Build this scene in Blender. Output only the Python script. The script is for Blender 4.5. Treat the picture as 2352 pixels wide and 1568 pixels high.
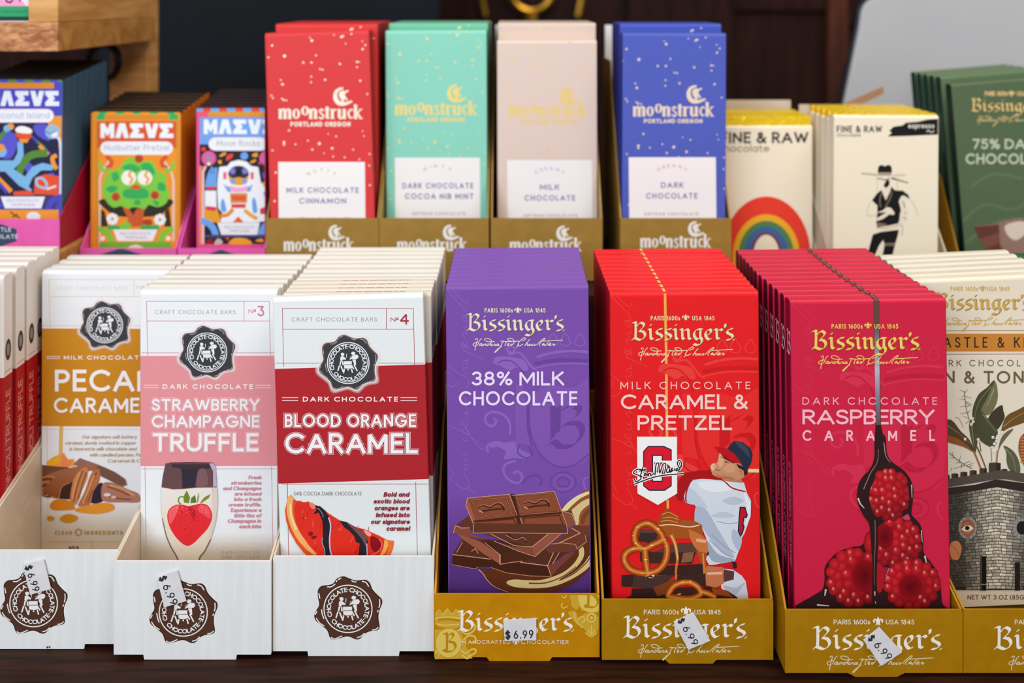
import bpy, bmesh, math, random
from mathutils import Vector, Matrix
from mathutils.geometry import tessellate_polygon

# ------------------------------------------------------------------ camera, world, lights, exposure
for _o in list(bpy.data.objects):
    bpy.data.objects.remove(_o)
SC = bpy.context.scene
COL = SC.collection
FPX, CAMZ = 2130.0, 0.345            # focal length in photo pixels, lens height above the counter (m)
cam_d = bpy.data.cameras.new('camera')
cam = bpy.data.objects.new('camera', cam_d)
COL.objects.link(cam)
cam.location = (0, 0, CAMZ)
cam.rotation_euler = (math.pi / 2, 0, 0)
cam_d.sensor_fit = 'HORIZONTAL'
cam_d.sensor_width = 36
cam_d.lens = FPX / 2352 * 36
cam_d.shift_y = -784 / 2352
cam_d.clip_start = 0.01
cam_d.dof.use_dof = True
cam_d.dof.focus_distance = 0.492
cam_d.dof.aperture_fstop = 5.2
SC.camera = cam

w = bpy.data.worlds.new('shop_light')
SC.world = w
w.use_nodes = True
w.node_tree.nodes['Background'].inputs[0].default_value = (0.92, 0.96, 1.0, 1)
w.node_tree.nodes['Background'].inputs[1].default_value = 0.47

def area(name, loc, aim, size, size_y, power, color):
    d = bpy.data.lights.new(name, 'AREA')
    d.shape = 'RECTANGLE'
    d.size, d.size_y, d.energy, d.color = size, size_y, power, color
    o = bpy.data.objects.new(name, d)
    COL.objects.link(o)
    o.location = loc
    o.rotation_euler = (Vector(aim) - Vector(loc)).to_track_quat('-Z', 'Y').to_euler()
    return o

area('window_light', (-0.75, -1.05, 1.0), (-0.1, 0.55, 0.15), 1.3, 1.0, 26.5, (0.86, 0.93, 1.0))
area('ceiling_lamp', (0.55, 0.05, 1.45), (0.1, 0.6, 0.15), 0.8, 0.6, 13, (1.0, 0.86, 0.68))

SC.view_settings.view_transform = 'Standard'
SC.view_settings.look = 'None'
SC.view_settings.gamma = 1
SC.view_settings.use_curve_mapping = False
SC.view_settings.exposure = 0.0

# ------------------------------------------------------------------ helpers
def lin(c):
    c = c / 255.0
    return c / 12.92 if c <= 0.04045 else ((c + 0.055) / 1.055) ** 2.4

def rgb(c, a=1.0):
    if isinstance(c, str):
        c = [int(c[i:i + 2], 16) for i in (0, 2, 4)]
    return (lin(c[0]), lin(c[1]), lin(c[2]), a)

def mixc(a, b, t):
    return tuple(a[i] + (b[i] - a[i]) * t for i in range(3))

MATS = {}
def mat(name, base=None, rough=0.45, metal=0.0, attr=False, alpha=False, spec=0.4, coat=0.0, bump=0.0, bscale=400,
        grain=None):
    """procedural principled material; attr reads the printed ink colour, grain = (colour2, scale xyz, noise scale)"""
    if name in MATS:
        return MATS[name]
    m = bpy.data.materials.new(name)
    m.use_nodes = True
    nt = m.node_tree
    N, L = nt.nodes, nt.links
    b = N['Principled BSDF']
    b.inputs['Roughness'].default_value = rough
    b.inputs['Metallic'].default_value = metal
    b.inputs['Specular IOR Level'].default_value = spec
    b.inputs['Coat Weight'].default_value = coat
    b.inputs['Coat Roughness'].default_value = 0.12
    if attr:
        a = N.new('ShaderNodeAttribute')
        a.attribute_name = 'Col'
        L.new(a.outputs['Color'], b.inputs['Base Color'])
        if alpha:
            L.new(a.outputs['Alpha'], b.inputs['Alpha'])
    else:
        b.inputs['Base Color'].default_value = rgb(base)
    tc = None
    if grain or bump:
        tc = N.new('ShaderNodeTexCoord')
    if grain:
        c2, sc, ns = grain
        mp = N.new('ShaderNodeMapping')
        mp.inputs['Scale'].default_value = sc
        L.new(tc.outputs['Object'], mp.inputs['Vector'])
        nz = N.new('ShaderNodeTexNoise')
        nz.inputs['Scale'].default_value = ns
        nz.inputs['Detail'].default_value = 6
        nz.inputs['Distortion'].default_value = 0.6
        L.new(mp.outputs['Vector'], nz.inputs['Vector'])
        cr = N.new('ShaderNodeValToRGB')
        cr.color_ramp.elements[0].position = 0.38
        cr.color_ramp.elements[1].position = 0.66
        cr.color_ramp.elements[0].color = rgb(c2)
        cr.color_ramp.elements[1].color = rgb(base)
        L.new(nz.outputs['Fac'], cr.inputs['Fac'])
        L.new(cr.outputs['Color'], b.inputs['Base Color'])
    if bump:
        nz2 = N.new('ShaderNodeTexNoise')
        nz2.inputs['Scale'].default_value = bscale
        L.new(tc.outputs['Object'], nz2.inputs['Vector'])
        bp = N.new('ShaderNodeBump')
        bp.inputs['Strength'].default_value = bump
        bp.inputs['Distance'].default_value = 0.001
        L.new(nz2.outputs['Fac'], bp.inputs['Height'])
        L.new(bp.outputs['Normal'], b.inputs['Normal'])
    MATS[name] = m
    return m

mat('ink', attr=True, rough=0.42, spec=0.2)
mat('ink_soft', attr=True, alpha=True, rough=0.42, spec=0.2)
mat('ink_gloss', attr=True, rough=0.16, spec=0.6, coat=0.6)
mat('foil', attr=True, rough=0.3, metal=0.25, spec=0.7)
mat('foil_crinkled', attr=True, rough=0.25, metal=0.4, spec=0.7, bump=0.9, bscale=260)
mat('wax', attr=True, rough=0.22, spec=0.55, coat=0.3)
mat('white_card', 'ebebea', rough=0.4, spec=0.35, grain=('e5e5e5', (1, 1, 0.06), 300))
mat('plain_card', 'dccdb8', rough=0.6, grain=('d0bfa9', (1, 1, 1), 60))
mat('amber_card', 'c88806', rough=0.4, spec=0.25, grain=('c08004', (1, 1, 1), 90))
mat('gold_card', 'ac7a0a', rough=0.4, spec=0.25, grain=('a57307', (1, 1, 1), 90))
mat('gold_card_inside', '8a6a22', rough=0.6)
mat('bronze_card', 'a4803c', rough=0.4, spec=0.25, grain=('9d7936', (1, 1, 1), 90))
mat('pink_card', 'ec62b4', rough=0.45, grain=('e55aac', (1, 1, 1), 60))
mat('crimson_card', 'b00a35', rough=0.5, grain=('a60831', (1, 1, 1), 60))
mat('sticker', 'e4e1e3', rough=0.35, grain=('dad7da', (1, 1, 1), 80))
mat('counter_wood', '381b10', rough=0.5, spec=0.12, grain=('1c0d08', (0.6, 9, 9), 26), bump=0.05)
mat('riser_wood', '2d1a13', rough=0.5, grain=('1c0f0b', (0.7, 8, 8), 20))
mat('floor_tile', 'b9aa98', rough=0.5, grain=('a89884', (1, 1, 1), 6))
mat('pine', 'e0aa68', rough=0.55, grain=('c58a4a', (2, 2, 14), 10))
mat('pine_board', 'cb9450', rough=0.55, grain=('ac7438', (1, 8, 8), 9))
mat('pine_end', 'd59b66', rough=0.6, grain=('9a5a33', (3, 1, 9), 45))
mat('navy_board', '08101e', rough=0.5, spec=0.15, grain=('06080d', (1, 1, 1), 3))
mat('wall_wood', '331711', rough=0.6, spec=0.12, grain=('210f0c', (7, 7, 0.8), 8))
mat('wall_trim', '663522', rough=0.55, spec=0.15, grain=('3a1d17', (7, 7, 0.8), 8))
mat('grey_plastic', 'b9b9bd', rough=0.4, grain=('b4b4b9', (1, 1, 1), 8))
mat('dark_plastic', '141a28', rough=0.4)
mat('black_rubber', '141416', rough=0.5)
mat('brass', 'b8892f', rough=0.28, metal=0.9)
mat('tan_card', 'b08864', rough=0.6, grain=('a27a57', (1, 1, 1), 40))

class MB:
    """collects coloured faces; build() links them as one mesh object"""
    def __init__(self):
        self.v, self.f, self.m, self.c = [], [], [], []
        self.mats = []
    def mi(self, name):
        if name not in self.mats:
            self.mats.append(name)
        return self.mats.index(name)
    def face(self, pts, col, m='ink'):
        i = len(self.v)
        self.v.extend(pts)
        self.f.append(list(range(i, i + len(pts))))
        self.m.append(self.mi(m))
        if col and isinstance(col[0], (tuple, list)):
            self.c.extend(col)
        else:
            self.c.extend([col] * len(pts))
    def add_bm(self, bm, colf, m='ink'):
        base = len(self.v)
        bm.verts.ensure_lookup_table()
        bm.verts.index_update()
        self.v.extend([tuple(x.co) for x in bm.verts])
        k = self.mi(m)
        for f in bm.faces:
            self.f.append([base + x.index for x in f.verts])
            self.m.append(k)
            c = colf(f.calc_center_median(), f.normal) if callable(colf) else colf
            self.c.extend([c] * len(f.verts))
        bm.free()
    def box(self, x0, x1, y0, y1, z0, z1, col=(1, 1, 1, 1), m='ink', bev=0.0, cuts=(), seg=2):
        bm = bmesh.new()
        r = bmesh.ops.create_cube(bm, size=1)
        for q in r['verts']:
            q.co = Vector(((x0 + x1) / 2 + q.co.x * (x1 - x0), (y0 + y1) / 2 + q.co.y * (y1 - y0),
                           (z0 + z1) / 2 + q.co.z * (z1 - z0)))
        if bev:
            bmesh.ops.bevel(bm, geom=bm.edges[:], offset=bev, segments=seg, profile=0.5, affect='EDGES')
        for z in cuts:
            bmesh.ops.bisect_plane(bm, geom=bm.verts[:] + bm.edges[:] + bm.faces[:], plane_co=(0, 0, z), plane_no=(0, 0, 1))
        bm.normal_update()
        self.add_bm(bm, col, m)
    def prism(self, poly, axis, a, b, col=(1, 1, 1, 1), m='ink', bev=0.0):
        """extrude a 2-D outline: axis 'x' -> poly is (y,z); 'y' -> (x,z); 'z' -> (x,y)"""
        def p3(p, t):
            return {'x': (t, p[0], p[1]), 'y': (p[0], t, p[1]), 'z': (p[0], p[1], t)}[axis]
        bm = bmesh.new()
        A = [bm.verts.new(p3(p, a)) for p in poly]
        B = [bm.verts.new(p3(p, b)) for p in poly]
        n = len(poly)
        fa = bm.faces.new(A)
        fb = bm.faces.new(B[::-1])
        for i in range(n):
            bm.faces.new((A[i], B[i], B[(i + 1) % n], A[(i + 1) % n]))
        bmesh.ops.recalc_face_normals(bm, faces=bm.faces[:])
        if bev:
            bmesh.ops.bevel(bm, geom=bm.edges[:], offset=bev, segments=2, profile=0.5, affect='EDGES')
        bmesh.ops.triangulate(bm, faces=[f for f in bm.faces if len(f.verts) > 4])
        bm.normal_update()
        self.add_bm(bm, col, m)
    def tube(self, pts, r, col=(1, 1, 1, 1), m='ink', n=10, closed=False):
        P = [Vector(p) for p in pts]
        rings = []
        k = len(P)
        for i in range(k):
            t = (P[(i + 1) % k] - P[i - 1]) if closed else (P[min(i + 1, k - 1)] - P[max(i - 1, 0)])
            t.normalize()
            u = t.cross(Vector((0, 0, 1)))
            if u.length < 0.05:
                u = t.cross(Vector((1, 0, 0)))
            u.normalize()
            q = t.cross(u)
            rings.append([tuple(P[i] + u * r * math.cos(a * 2 * math.pi / n) + q * r * math.sin(a * 2 * math.pi / n)) for a in range(n)])
        for i in range(k if closed else k - 1):
            A, B = rings[i], rings[(i + 1) % k]
            for a in range(n):
                self.face([A[a], A[(a + 1) % n], B[(a + 1) % n], B[a]], col, m)
        if not closed:
            self.face(rings[0], col, m)
            self.face(rings[-1], col, m)
    def mesh(self, name):
        me = bpy.data.meshes.new(name)
        me.from_pydata(self.v, [], self.f)
        for n in self.mats:
            me.materials.append(MATS[n])
        me.polygons.foreach_set('material_index', self.m)
        at = me.color_attributes.new('Col', 'FLOAT_COLOR', 'CORNER')
        flat = []
        for c in self.c:
            flat.extend(c)
        at.data.foreach_set('color', flat)
        me.update()
        return me
    def build(self, name, parent=None):
        o = bpy.data.objects.new(name, self.mesh(name))
        COL.objects.link(o)
        if parent:
            o.parent = parent
        return o

def tag(o, label, cat, group=None, kind=None):
    if label: o['label'] = label
    if cat: o['category'] = cat
    if group: o['group'] = group
    if kind: o['kind'] = kind
    return o

def empty(name, loc=(0, 0, 0), roll=0.0):
    o = bpy.data.objects.new(name, None)
    o.empty_display_size = 0.02
    COL.objects.link(o)
    o.location = loc
    o.rotation_euler = (0, roll, 0)
    return o

def P(s):
    return [tuple(float(q) for q in t.split(',')) for t in s.split()]

def catmull(pts, closed=False, n=6):
    out, k = [], len(pts)
    rng = range(k) if closed else range(k - 1)
    for i in rng:
        if closed:
            a, b, c, d = pts[i - 1], pts[i], pts[(i + 1) % k], pts[(i + 2) % k]
        else:
            a, b, c, d = pts[max(i - 1, 0)], pts[i], pts[i + 1], pts[min(i + 2, k - 1)]
        for j in range(n):
            t = j / n
            out.append(tuple(0.5 * (2 * b[q] + (c[q] - a[q]) * t + (2 * a[q] - 5 * b[q] + 4 * c[q] - d[q]) * t * t +
                                    (3 * b[q] - a[q] - 3 * c[q] + d[q]) * t ** 3) for q in (0, 1)))
    if not closed:
        out.append(pts[-1])
    return out

def arc(cx, cy, rx, ry, a0, a1, n=None):
    n = n or max(4, int(abs(a1 - a0) / 11))
    return [(cx + rx * math.cos(math.radians(a0 + (a1 - a0) * i / n)), cy + ry * math.sin(math.radians(a0 + (a1 - a0) * i / n)))
            for i in range(n + 1)]

# ------------------------------------------------------------------ letter skeletons (cap height 1)
GL = {
 'A': (.86, "0,0 .43,1 .86,0|.14,.32 .72,.32"), 'Λ': (.86, "0,0 .43,1 .86,0"),
 'B': (.56, "0,0 0,1 .3,1 @.3,.76,.25,.24,90,-90 0,.52|.3,.52 @.31,.26,.26,.26,90,-90 0,0"),
 'C': (.86, "@.5,.5,.5,.5,48,312"), 'D': (.78, "0,0 0,1 .28,1 @.28,.5,.5,.5,90,-90 0,0"),
 'E': (.5, ".5,1 0,1 0,0 .5,0|0,.52 .45,.52"), 'F': (.48, ".48,1 0,1 0,0|0,.5 .43,.5"),
 'G': (.98, "@.5,.5,.5,.5,46,355 .58,.456"), 'H': (.7, "0,0 0,1|.7,0 .7,1|0,.52 .7,.52"), 'I': (0, "0,0 0,1"),
 'J': (.4, ".4,1 .4,.24 @.18,.22,.22,.22,0,-150"), 'K': (.64, "0,0 0,1|.62,1 0,.4|.22,.6 .66,0"),
 'L': (.46, "0,1 0,0 .46,0"), 'M': (.88, "0,0 0,1 .44,.22 .88,1 .88,0"), 'N': (.72, "0,0 0,1 .72,0 .72,1"),
 'O': (1, "@.5,.5,.5,.5,0,360"), 'P': (.56, "0,0 0,1 .3,1 @.3,.73,.27,.27,90,-90 0,.46"),
 'Q': (1, "@.5,.5,.5,.5,0,360|.6,.3 .95,-.05"),
 'R': (.6, "0,0 0,1 .3,1 @.3,.74,.27,.26,90,-90 0,.48|.26,.48 .6,0"),
 'S': (.58, "~.54,.85 .44,.96 .29,1 .13,.96 .04,.84 .03,.7 .14,.58 .3,.52 .46,.45 .57,.33 .57,.17 .46,.04 .29,0 .12,.04 .02,.16"),
 'T': (.68, "0,1 .68,1|.34,1 .34,0"), 'U': (.68, "0,1 0,.34 @.34,.34,.34,.34,180,360 .68,1"),
 'V': (.82, "0,1 .41,0 .82,1"), 'W': (1.2, "0,1 .3,0 .6,.95 .9,0 1.2,1"), 'X': (.7, "0,1 .7,0|.7,1 0,0"),
 'Y': (.74, "0,1 .37,.46 .74,1|.37,.46 .37,0"), 'Z': (.62, "0,1 .62,1 0,0 .62,0"),
 '&': (.76, "~.74,.45 .62,.2 .42,.03 .22,0 .05,.1 .02,.28 .14,.46 .34,.6 .46,.75 .42,.93 .28,1 .15,.92 .14,.76 .3,.55 .52,.28 .76,0"),
 '0': (.64, "@.32,.5,.32,.5,0,360"), '1': (.26, "0,.82 .26,1 .26,0"), '2': (.58, "@.28,.72,.27,.28,170,-20 0,0 .58,0"),
 '3': (.55, "@.27,.75,.25,.25,150,-85|@.27,.26,.28,.26,85,-150"), 'ʒ': (.56, ".03,1 .5,1 .26,.6 @.27,.3,.27,.3,85,-150"),
 '4': (.66, ".5,0 .5,1 0,.3 .66,.3"), '5': (.56, ".5,1 .1,1 .06,.56 @.26,.32,.29,.32,125,-150"),
 '6': (.6, "@.3,.3,.3,.3,0,360|~.02,.36 .12,.62 .42,1"), '7': (.56, "0,1 .56,1 .16,0"),
 '8': (.58, "@.29,.76,.23,.24,0,360|@.29,.26,.29,.26,0,360"), '9': (.6, "@.3,.7,.3,.3,0,360|~.58,.64 .48,.38 .18,0"),
 '%': (.9, "@.17,.8,.17,.2,0,360|@.73,.2,.17,.2,0,360|.72,1 .18,0"),
 '$': (.5, "~.48,.82 .4,.94 .25,.97 .1,.92 .04,.8 .04,.68 .14,.58 .26,.52 .4,.45 .5,.33 .49,.17 .4,.06 .25,.03 .1,.06 .01,.18|.26,1.12 .26,-.12"),
 '.': (0, "0,0 0,.01"), ',': (0, "0,.02 -.06,-.16"), "'": (0, "0,1 0,.75"), '·': (0, "0,.5 0,.51"), '-': (.3, "0,.45 .3,.45"),
 '(': (.2, "@.5,.5,.5,.65,130,230"), ')': (.2, "@-.3,.5,.5,.65,50,-50"), 'º': (.3, "@.15,.8,.15,.2,0,360|0,.42 .3,.42"),
 'a': (.57, "@.28,.33,.28,.33,0,360|.57,.66 .57,0"), 'b': (.57, "0,1 0,0|@.29,.33,.28,.33,0,360"), 'c': (.5, "@.3,.33,.3,.33,50,310"),
 'd': (.57, "@.28,.33,.28,.33,0,360|.57,1 .57,0"), 'e': (.58, ".01,.36 .58,.36 @.29,.33,.29,.33,6,315"),
 'f': (.32, "@.3,.82,.17,.18,70,180 .13,0|0,.65 .32,.65"), 'g': (.57, "@.28,.33,.28,.33,0,360|.57,.66 .57,-.08 @.29,-.06,.28,.24,0,-150"),
 'h': (.5, "0,1 0,0|0,.38 @.25,.4,.25,.26,180,0 .5,0"), 'i': (0, "0,.66 0,0|0,.93 0,.95"), 'j': (.1, ".1,.66 .1,-.2 -.1,-.3|.1,.93 .1,.95"),
 'k': (.46, "0,1 0,0|.44,.66 0,.26|.16,.4 .48,0"), 'l': (0, "0,1 0,0"),
 'm': (.84, "0,.66 0,0|0,.4 @.21,.42,.21,.24,180,0 .42,0|.42,.4 @.63,.42,.21,.24,180,0 .84,0"),
 'n': (.5, "0,.66 0,0|0,.38 @.25,.4,.25,.26,180,0 .5,0"), 'o': (.62, "@.31,.33,.31,.33,0,360"),
 'p': (.57, "0,.66 0,-.32|@.29,.33,.28,.33,0,360"), 'q': (.57, "@.28,.33,.28,.33,0,360|.57,.66 .57,-.32"),
 'r': (.32, "0,.66 0,0|0,.4 @.24,.4,.24,.26,180,70"),
 's': (.42, "~.38,.56 .3,.64 .2,.66 .07,.62 .03,.5 .1,.39 .24,.33 .38,.26 .42,.15 .35,.04 .2,0 .07,.04 0,.12"),
 't': (.3, ".12,.92 .12,.14 @.26,.14,.14,.14,180,290|0,.64 .3,.64"), 'u': (.5, "0,.66 0,.26 @.25,.26,.25,.26,180,360 .5,.66|.5,.3 .5,0"),
 'v': (.48, "0,.66 .24,0 .48,.66"), 'w': (.8, "0,.66 .2,0 .4,.6 .6,0 .8,.66"), 'x': (.46, "0,.66 .46,0|.46,.66 0,0"),
 'y': (.5, "0,.66 .25,.02|.5,.66 .14,-.3"), 'z': (.42, "0,.66 .42,.66 0,0 .42,0"),
}
_gc = {}
def glyph(ch):
    if ch in _gc:
        return _gc[ch]
    wd, s = GL[ch]
    out = []
    for part in s.split('|'):
        sm = part.startswith('~')
        pts = []
        for tk in part.lstrip('~').split():
            if tk[0] == '@':
                pts += arc(*[float(q) for q in tk[1:].split(',')])
            else:
                pts.append(tuple(float(q) for q in tk.split(',')))
        out.append(catmull(pts, False, 4) if sm else pts)
    _gc[ch] = (wd, out)
    return _gc[ch]

STEP = 0.5e-6      # one film of ink
class Art:
    """printing on one face. fr maps photo pixels to face coordinates (u,v) in metres; place lifts (u,v,height) to 3-D"""
    def __init__(self, fr, place=None, clip=None, mb=None):
        self.fr, self.clip = fr, clip
        self.place = place or (lambda u, v, h: (u, -h, v))
        self.mb = mb or MB()
        self.h = self.top = STEP * 4
        self.base, self.n = self.h, 0
        self.T = None
        self.dense = False
    def up(self):
        if self.dense:
            return self.lift(211)
        self.top += STEP
        self.h = self.base = self.top
        self.n = 0
    def lift(self, cyc):
        self.n += 1
        if self.dense: cyc = 211
        self.h = self.base + (self.n % cyc) * STEP
        self.top = max(self.top, self.h)
    def tri(self, pts, cols, m):
        poly = [(p[0], p[1]) + tuple(c) for p, c in zip(pts, cols)]
        if self.clip:
            u0, u1, v0, v1 = self.clip
            for ax, lim, sg in ((0, u0, 1), (0, u1, -1), (1, v0, 1), (1, v1, -1)):
                if all((q[ax] - lim) * sg >= 0 for q in poly):
                    continue
                out = []
                for i in range(len(poly)):
                    a, b = poly[i - 1], poly[i]
                    da, db = (a[ax] - lim) * sg, (b[ax] - lim) * sg
                    if (da >= 0) != (db >= 0):
                        t = da / (da - db)
                        out.append(tuple(a[k] + (b[k] - a[k]) * t for k in range(6)))
                    if db >= 0:
                        out.append(b)
                poly = out
                if len(poly) < 3:
                    return
        self.mb.face([self.place(q[0], q[1], self.h) for q in poly], [q[2:] for q in poly], m)
    def xf(self, pts):
        if self.T:
            pts = [self.T(*p) for p in pts]
        return [self.fr(*p) for p in pts]
    def poly(self, pts, c, m='ink', smooth=False, c2=None, ax=1, up=True):
        """filled outline in photo px; c2 gives a printed blend along axis ax"""
        if isinstance(pts, str):
            pts = P(pts)
        if smooth:
            pts = catmull(pts, True)
        if up: self.up()
        else: self.lift(37)
        L = self.xf(pts)
        if c2 is not None:
            lo, hi = min(p[ax] for p in pts), max(p[ax] for p in pts)
            A, B = (c if len(c) == 4 and not isinstance(c, str) else rgb(c)), (c2 if len(c2) == 4 and not isinstance(c2, str) else rgb(c2))
            cols = [tuple(A[k] + (B[k] - A[k]) * (p[ax] - lo) / (hi - lo) for k in range(4)) for p in pts]
        else:
            cc = c if (len(c) == 4 and not isinstance(c, str)) else rgb(c)
            cols = [cc] * len(pts)
        for t in tessellate_polygon([[Vector((p[0], p[1], 0)) for p in L]]):
            self.tri([L[i] for i in t], [cols[i] for i in t], m)
    def rect(self, x0, y0, x1, y1, c, m='ink', c2=None, ax=1):
        self.poly([(x0, y0), (x1, y0), (x1, y1), (x0, y1)], c, m, False, c2, ax)
    def disc(self, x, y, r, c, m='ink', ry=None, n=14, up=True, c2=None):
        """ellipse; with c2 it blends from c (centre) to c2 (rim)"""
        if up: self.up()
        else: self.lift(37)
        ry = ry or r
        cc = c if (len(c) == 4 and not isinstance(c, str)) else rgb(c)
        ce = cc if c2 is None else (c2 if (len(c2) == 4 and not isinstance(c2, str)) else rgb(c2))
        L = self.xf([(x, y)] + [(x + r * math.cos(i * 2 * math.pi / n), y + ry * math.sin(i * 2 * math.pi / n)) for i in range(n)])
        for i in range(n):
            self.tri([L[0], L[1 + i], L[1 + (i + 1) % n]], [cc, ce, ce], m)
    def line(self, pts, wd, c, m='ink', smooth=False, closed=False, cap=0.0, w2=None, up=True):
        """stroke of width wd px (tapering to w2) along pts"""
        if isinstance(pts, str):
            pts = P(pts)
        if smooth:
            pts = catmull(pts, closed)
        if closed:
            pts = list(pts) + [pts[0]]
        if up: self.up()
        cc = c if (len(c) == 4 and not isinstance(c, str)) else rgb(c)
        k = len(pts)
        dirs = []
        for i in range(k - 1):
            dx, dy = pts[i + 1][0] - pts[i][0], pts[i + 1][1] - pts[i][1]
            l = math.hypot(dx, dy) or 1e-9
            dirs.append((dx / l, dy / l))
        wf = lambda i: (wd + ((w2 if w2 is not None else wd) - wd) * i / max(k - 1, 1)) / 2
        cyc = min(max(k, 2), 6) if up else 37
        for i in range(k - 1):
            self.lift(cyc)
            a, b, d = pts[i], pts[i + 1], dirs[i]
            wa, wb = wf(i), wf(i + 1)
            if cap and not closed:
                if i == 0: a = (a[0] - d[0] * cap, a[1] - d[1] * cap)
                if i == k - 2: b = (b[0] + d[0] * cap, b[1] + d[1] * cap)
            q = [(a[0] - d[1] * wa, a[1] + d[0] * wa), (a[0] + d[1] * wa, a[1] - d[0] * wa),
                 (b[0] + d[1] * wb, b[1] - d[0] * wb), (b[0] - d[1] * wb, b[1] + d[0] * wb)]
            L = self.xf(q)
            self.tri([L[0], L[1], L[2]], [cc] * 3, m)
            self.tri([L[0], L[2], L[3]], [cc] * 3, m)
        for i in range(1, k if closed else k - 1):
            d0, d1 = dirs[i - 1], dirs[i % (k - 1)]
            cr = d0[0] * d1[1] - d0[1] * d1[0]
            dt = d0[0] * d1[0] + d0[1] * d1[1]
            if abs(cr) < 0.02 and dt > 0:
                continue
            s = 1 if cr < 0 else -1
            wa, p = wf(i), pts[i]
            self.lift(cyc)
            n0, n1 = (-d0[1] * s * wa, d0[0] * s * wa), (-d1[1] * s * wa, d1[0] * s * wa)
            T3 = [p, (p[0] + n0[0], p[1] + n0[1]), (p[0] + n1[0], p[1] + n1[1])]
            L = self.xf(T3)
            self.tri(L, [cc] * 3, m)
            mx, my = n0[0] + n1[0], n0[1] + n1[1]
            ml2 = mx * mx + my * my
            if ml2 > 1.15 * wa * wa:
                f = 2 * wa * wa / ml2
                L = self.xf([T3[1], (p[0] + mx * f, p[1] + my * f), T3[2]])
                self.tri(L, [cc] * 3, m)
    def nib(self, pts, vx, vy, c, m='ink', smooth=True, thin=0.0, up=True):
        """broad pen held at a fixed angle (vx,vy = half nib in px)"""
        if isinstance(pts, str):
            pts = P(pts)
        if smooth:
            pts = catmull(pts, False, 5)
        if up: self.up()
        cc = c if (len(c) == 4 and not isinstance(c, str)) else rgb(c)
        for a, b in zip(pts, pts[1:]):
            self.lift(37)
            L = self.xf([(a[0] - vx, a[1] - vy), (a[0] + vx, a[1] + vy), (b[0] + vx, b[1] + vy), (b[0] - vx, b[1] - vy)])
            self.tri([L[0], L[1], L[2]], [cc] * 3, m)
            self.tri([L[0], L[2], L[3]], [cc] * 3, m)
        if thin:
            self.line(pts, thin, cc, m, up=False)
    def text(self, s, x0, yb, cap, c, x1=None, sw=0.16, track=0.14, slant=0.0, align='l', m='ink', nibw=0.0, extra=0.0, up=True, sp=0.36):
        """letters on baseline yb with cap height cap px; x1 fits the width"""
        k = 1 - sw * 0.6
        A = B = 0.0
        for ch in s:
            if ch == ' ':
                A += sp
            else:
                A += sw + track
                B += glyph(ch)[0] * k
        A -= track
        ws = 1.0
        if x1 is not None and align == 'l':
            ws = max(0.3, ((x1 - x0) / cap - A) / max(B, 1e-6))
            if not 0.6 < ws < 1.7 and len(s) > 2:
                ws2 = min(max(ws, 0.72), 1.35)
                gaps = len(s) - 1
                track += (((x1 - x0) / cap - A) - B * ws2) / gaps
                ws = ws2
        X = 0.0
        if align == 'r': X = -(A + B)
        if align == 'c': X = -(A + B) / 2
        if up: self.up()
        for ch in s:
            if ch == ' ':
                X += sp + (track - 0.14 if track > 0.2 else 0)
                continue
            wd, paths = glyph(ch)
            for p in paths:
                q = [(x0 + (X + sw / 2 + a * k * ws) * cap + slant * (sw / 2 + b * (1 - sw)) * cap, yb - (sw / 2 + b * (1 - sw)) * cap) for a, b in p]
                closed = len(q) > 6 and math.hypot(q[0][0] - q[-1][0], q[0][1] - q[-1][1]) < 1e-4
                if nibw:
                    self.nib(q, nibw * cap / 2, 0, c, m, False, sw * cap, up=False)
                else:
                    self.line(q[:-1] if closed else q, sw * cap + extra, c, m, closed=closed, cap=0 if closed else (sw * cap + extra) / 2, up=False)
            X += sw + wd * k * ws + track
    def arctext(self, s, cx, cy, r, a0, a1, cap, c, inward=False, sw=0.2, m='ink'):
        """letters round a circle from angle a0 to a1 (degrees, anticlockwise positive)"""
        self.up()
        k = 1 - sw * 0.6
        wds = [glyph(ch)[0] * k + sw + 0.16 for ch in s]
        tot = sum(wds)
        acc = 0.0
        for ch, wch in zip(s, wds):
            mid = math.radians(a0 + (a1 - a0) * (acc + wch / 2) / tot)
            acc += wch
            gw, paths = glyph(ch)
            for p in paths:
                q = []
                for a, b in p:
                    lx = (a - gw / 2) * k * cap
                    ly = (sw / 2 + b * (1 - sw)) * cap
                    if inward:
                        rr = r - ly
                        q.append((cx + rr * math.cos(mid) - lx * math.sin(mid), cy - (rr * math.sin(mid) + lx * math.cos(mid))))
                    else:
                        rr = r + ly
                        q.append((cx + rr * math.cos(mid) + lx * math.sin(mid), cy - (rr * math.sin(mid) - lx * math.cos(mid))))
                closed = len(q) > 6 and math.hypot(q[0][0] - q[-1][0], q[0][1] - q[-1][1]) < 1e-4
                self.line(q[:-1] if closed else q, sw * cap, c, m, closed=closed, cap=0 if closed else sw * cap / 2, up=False)

def K(x0, y0, s):
    """measured sketch coordinates -> photo px"""
    def f(v):
        if isinstance(v, str):
            v = P(v)
        return [(x0 + a / s, y0 + b / s) for a, b in v]
    return f
# ------------------------------------------------------------------ printed marks shared by several wrappers
def with_T(art, T, fn):
    old = art.T
    art.T = T
    fn()
    art.T = old

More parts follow.
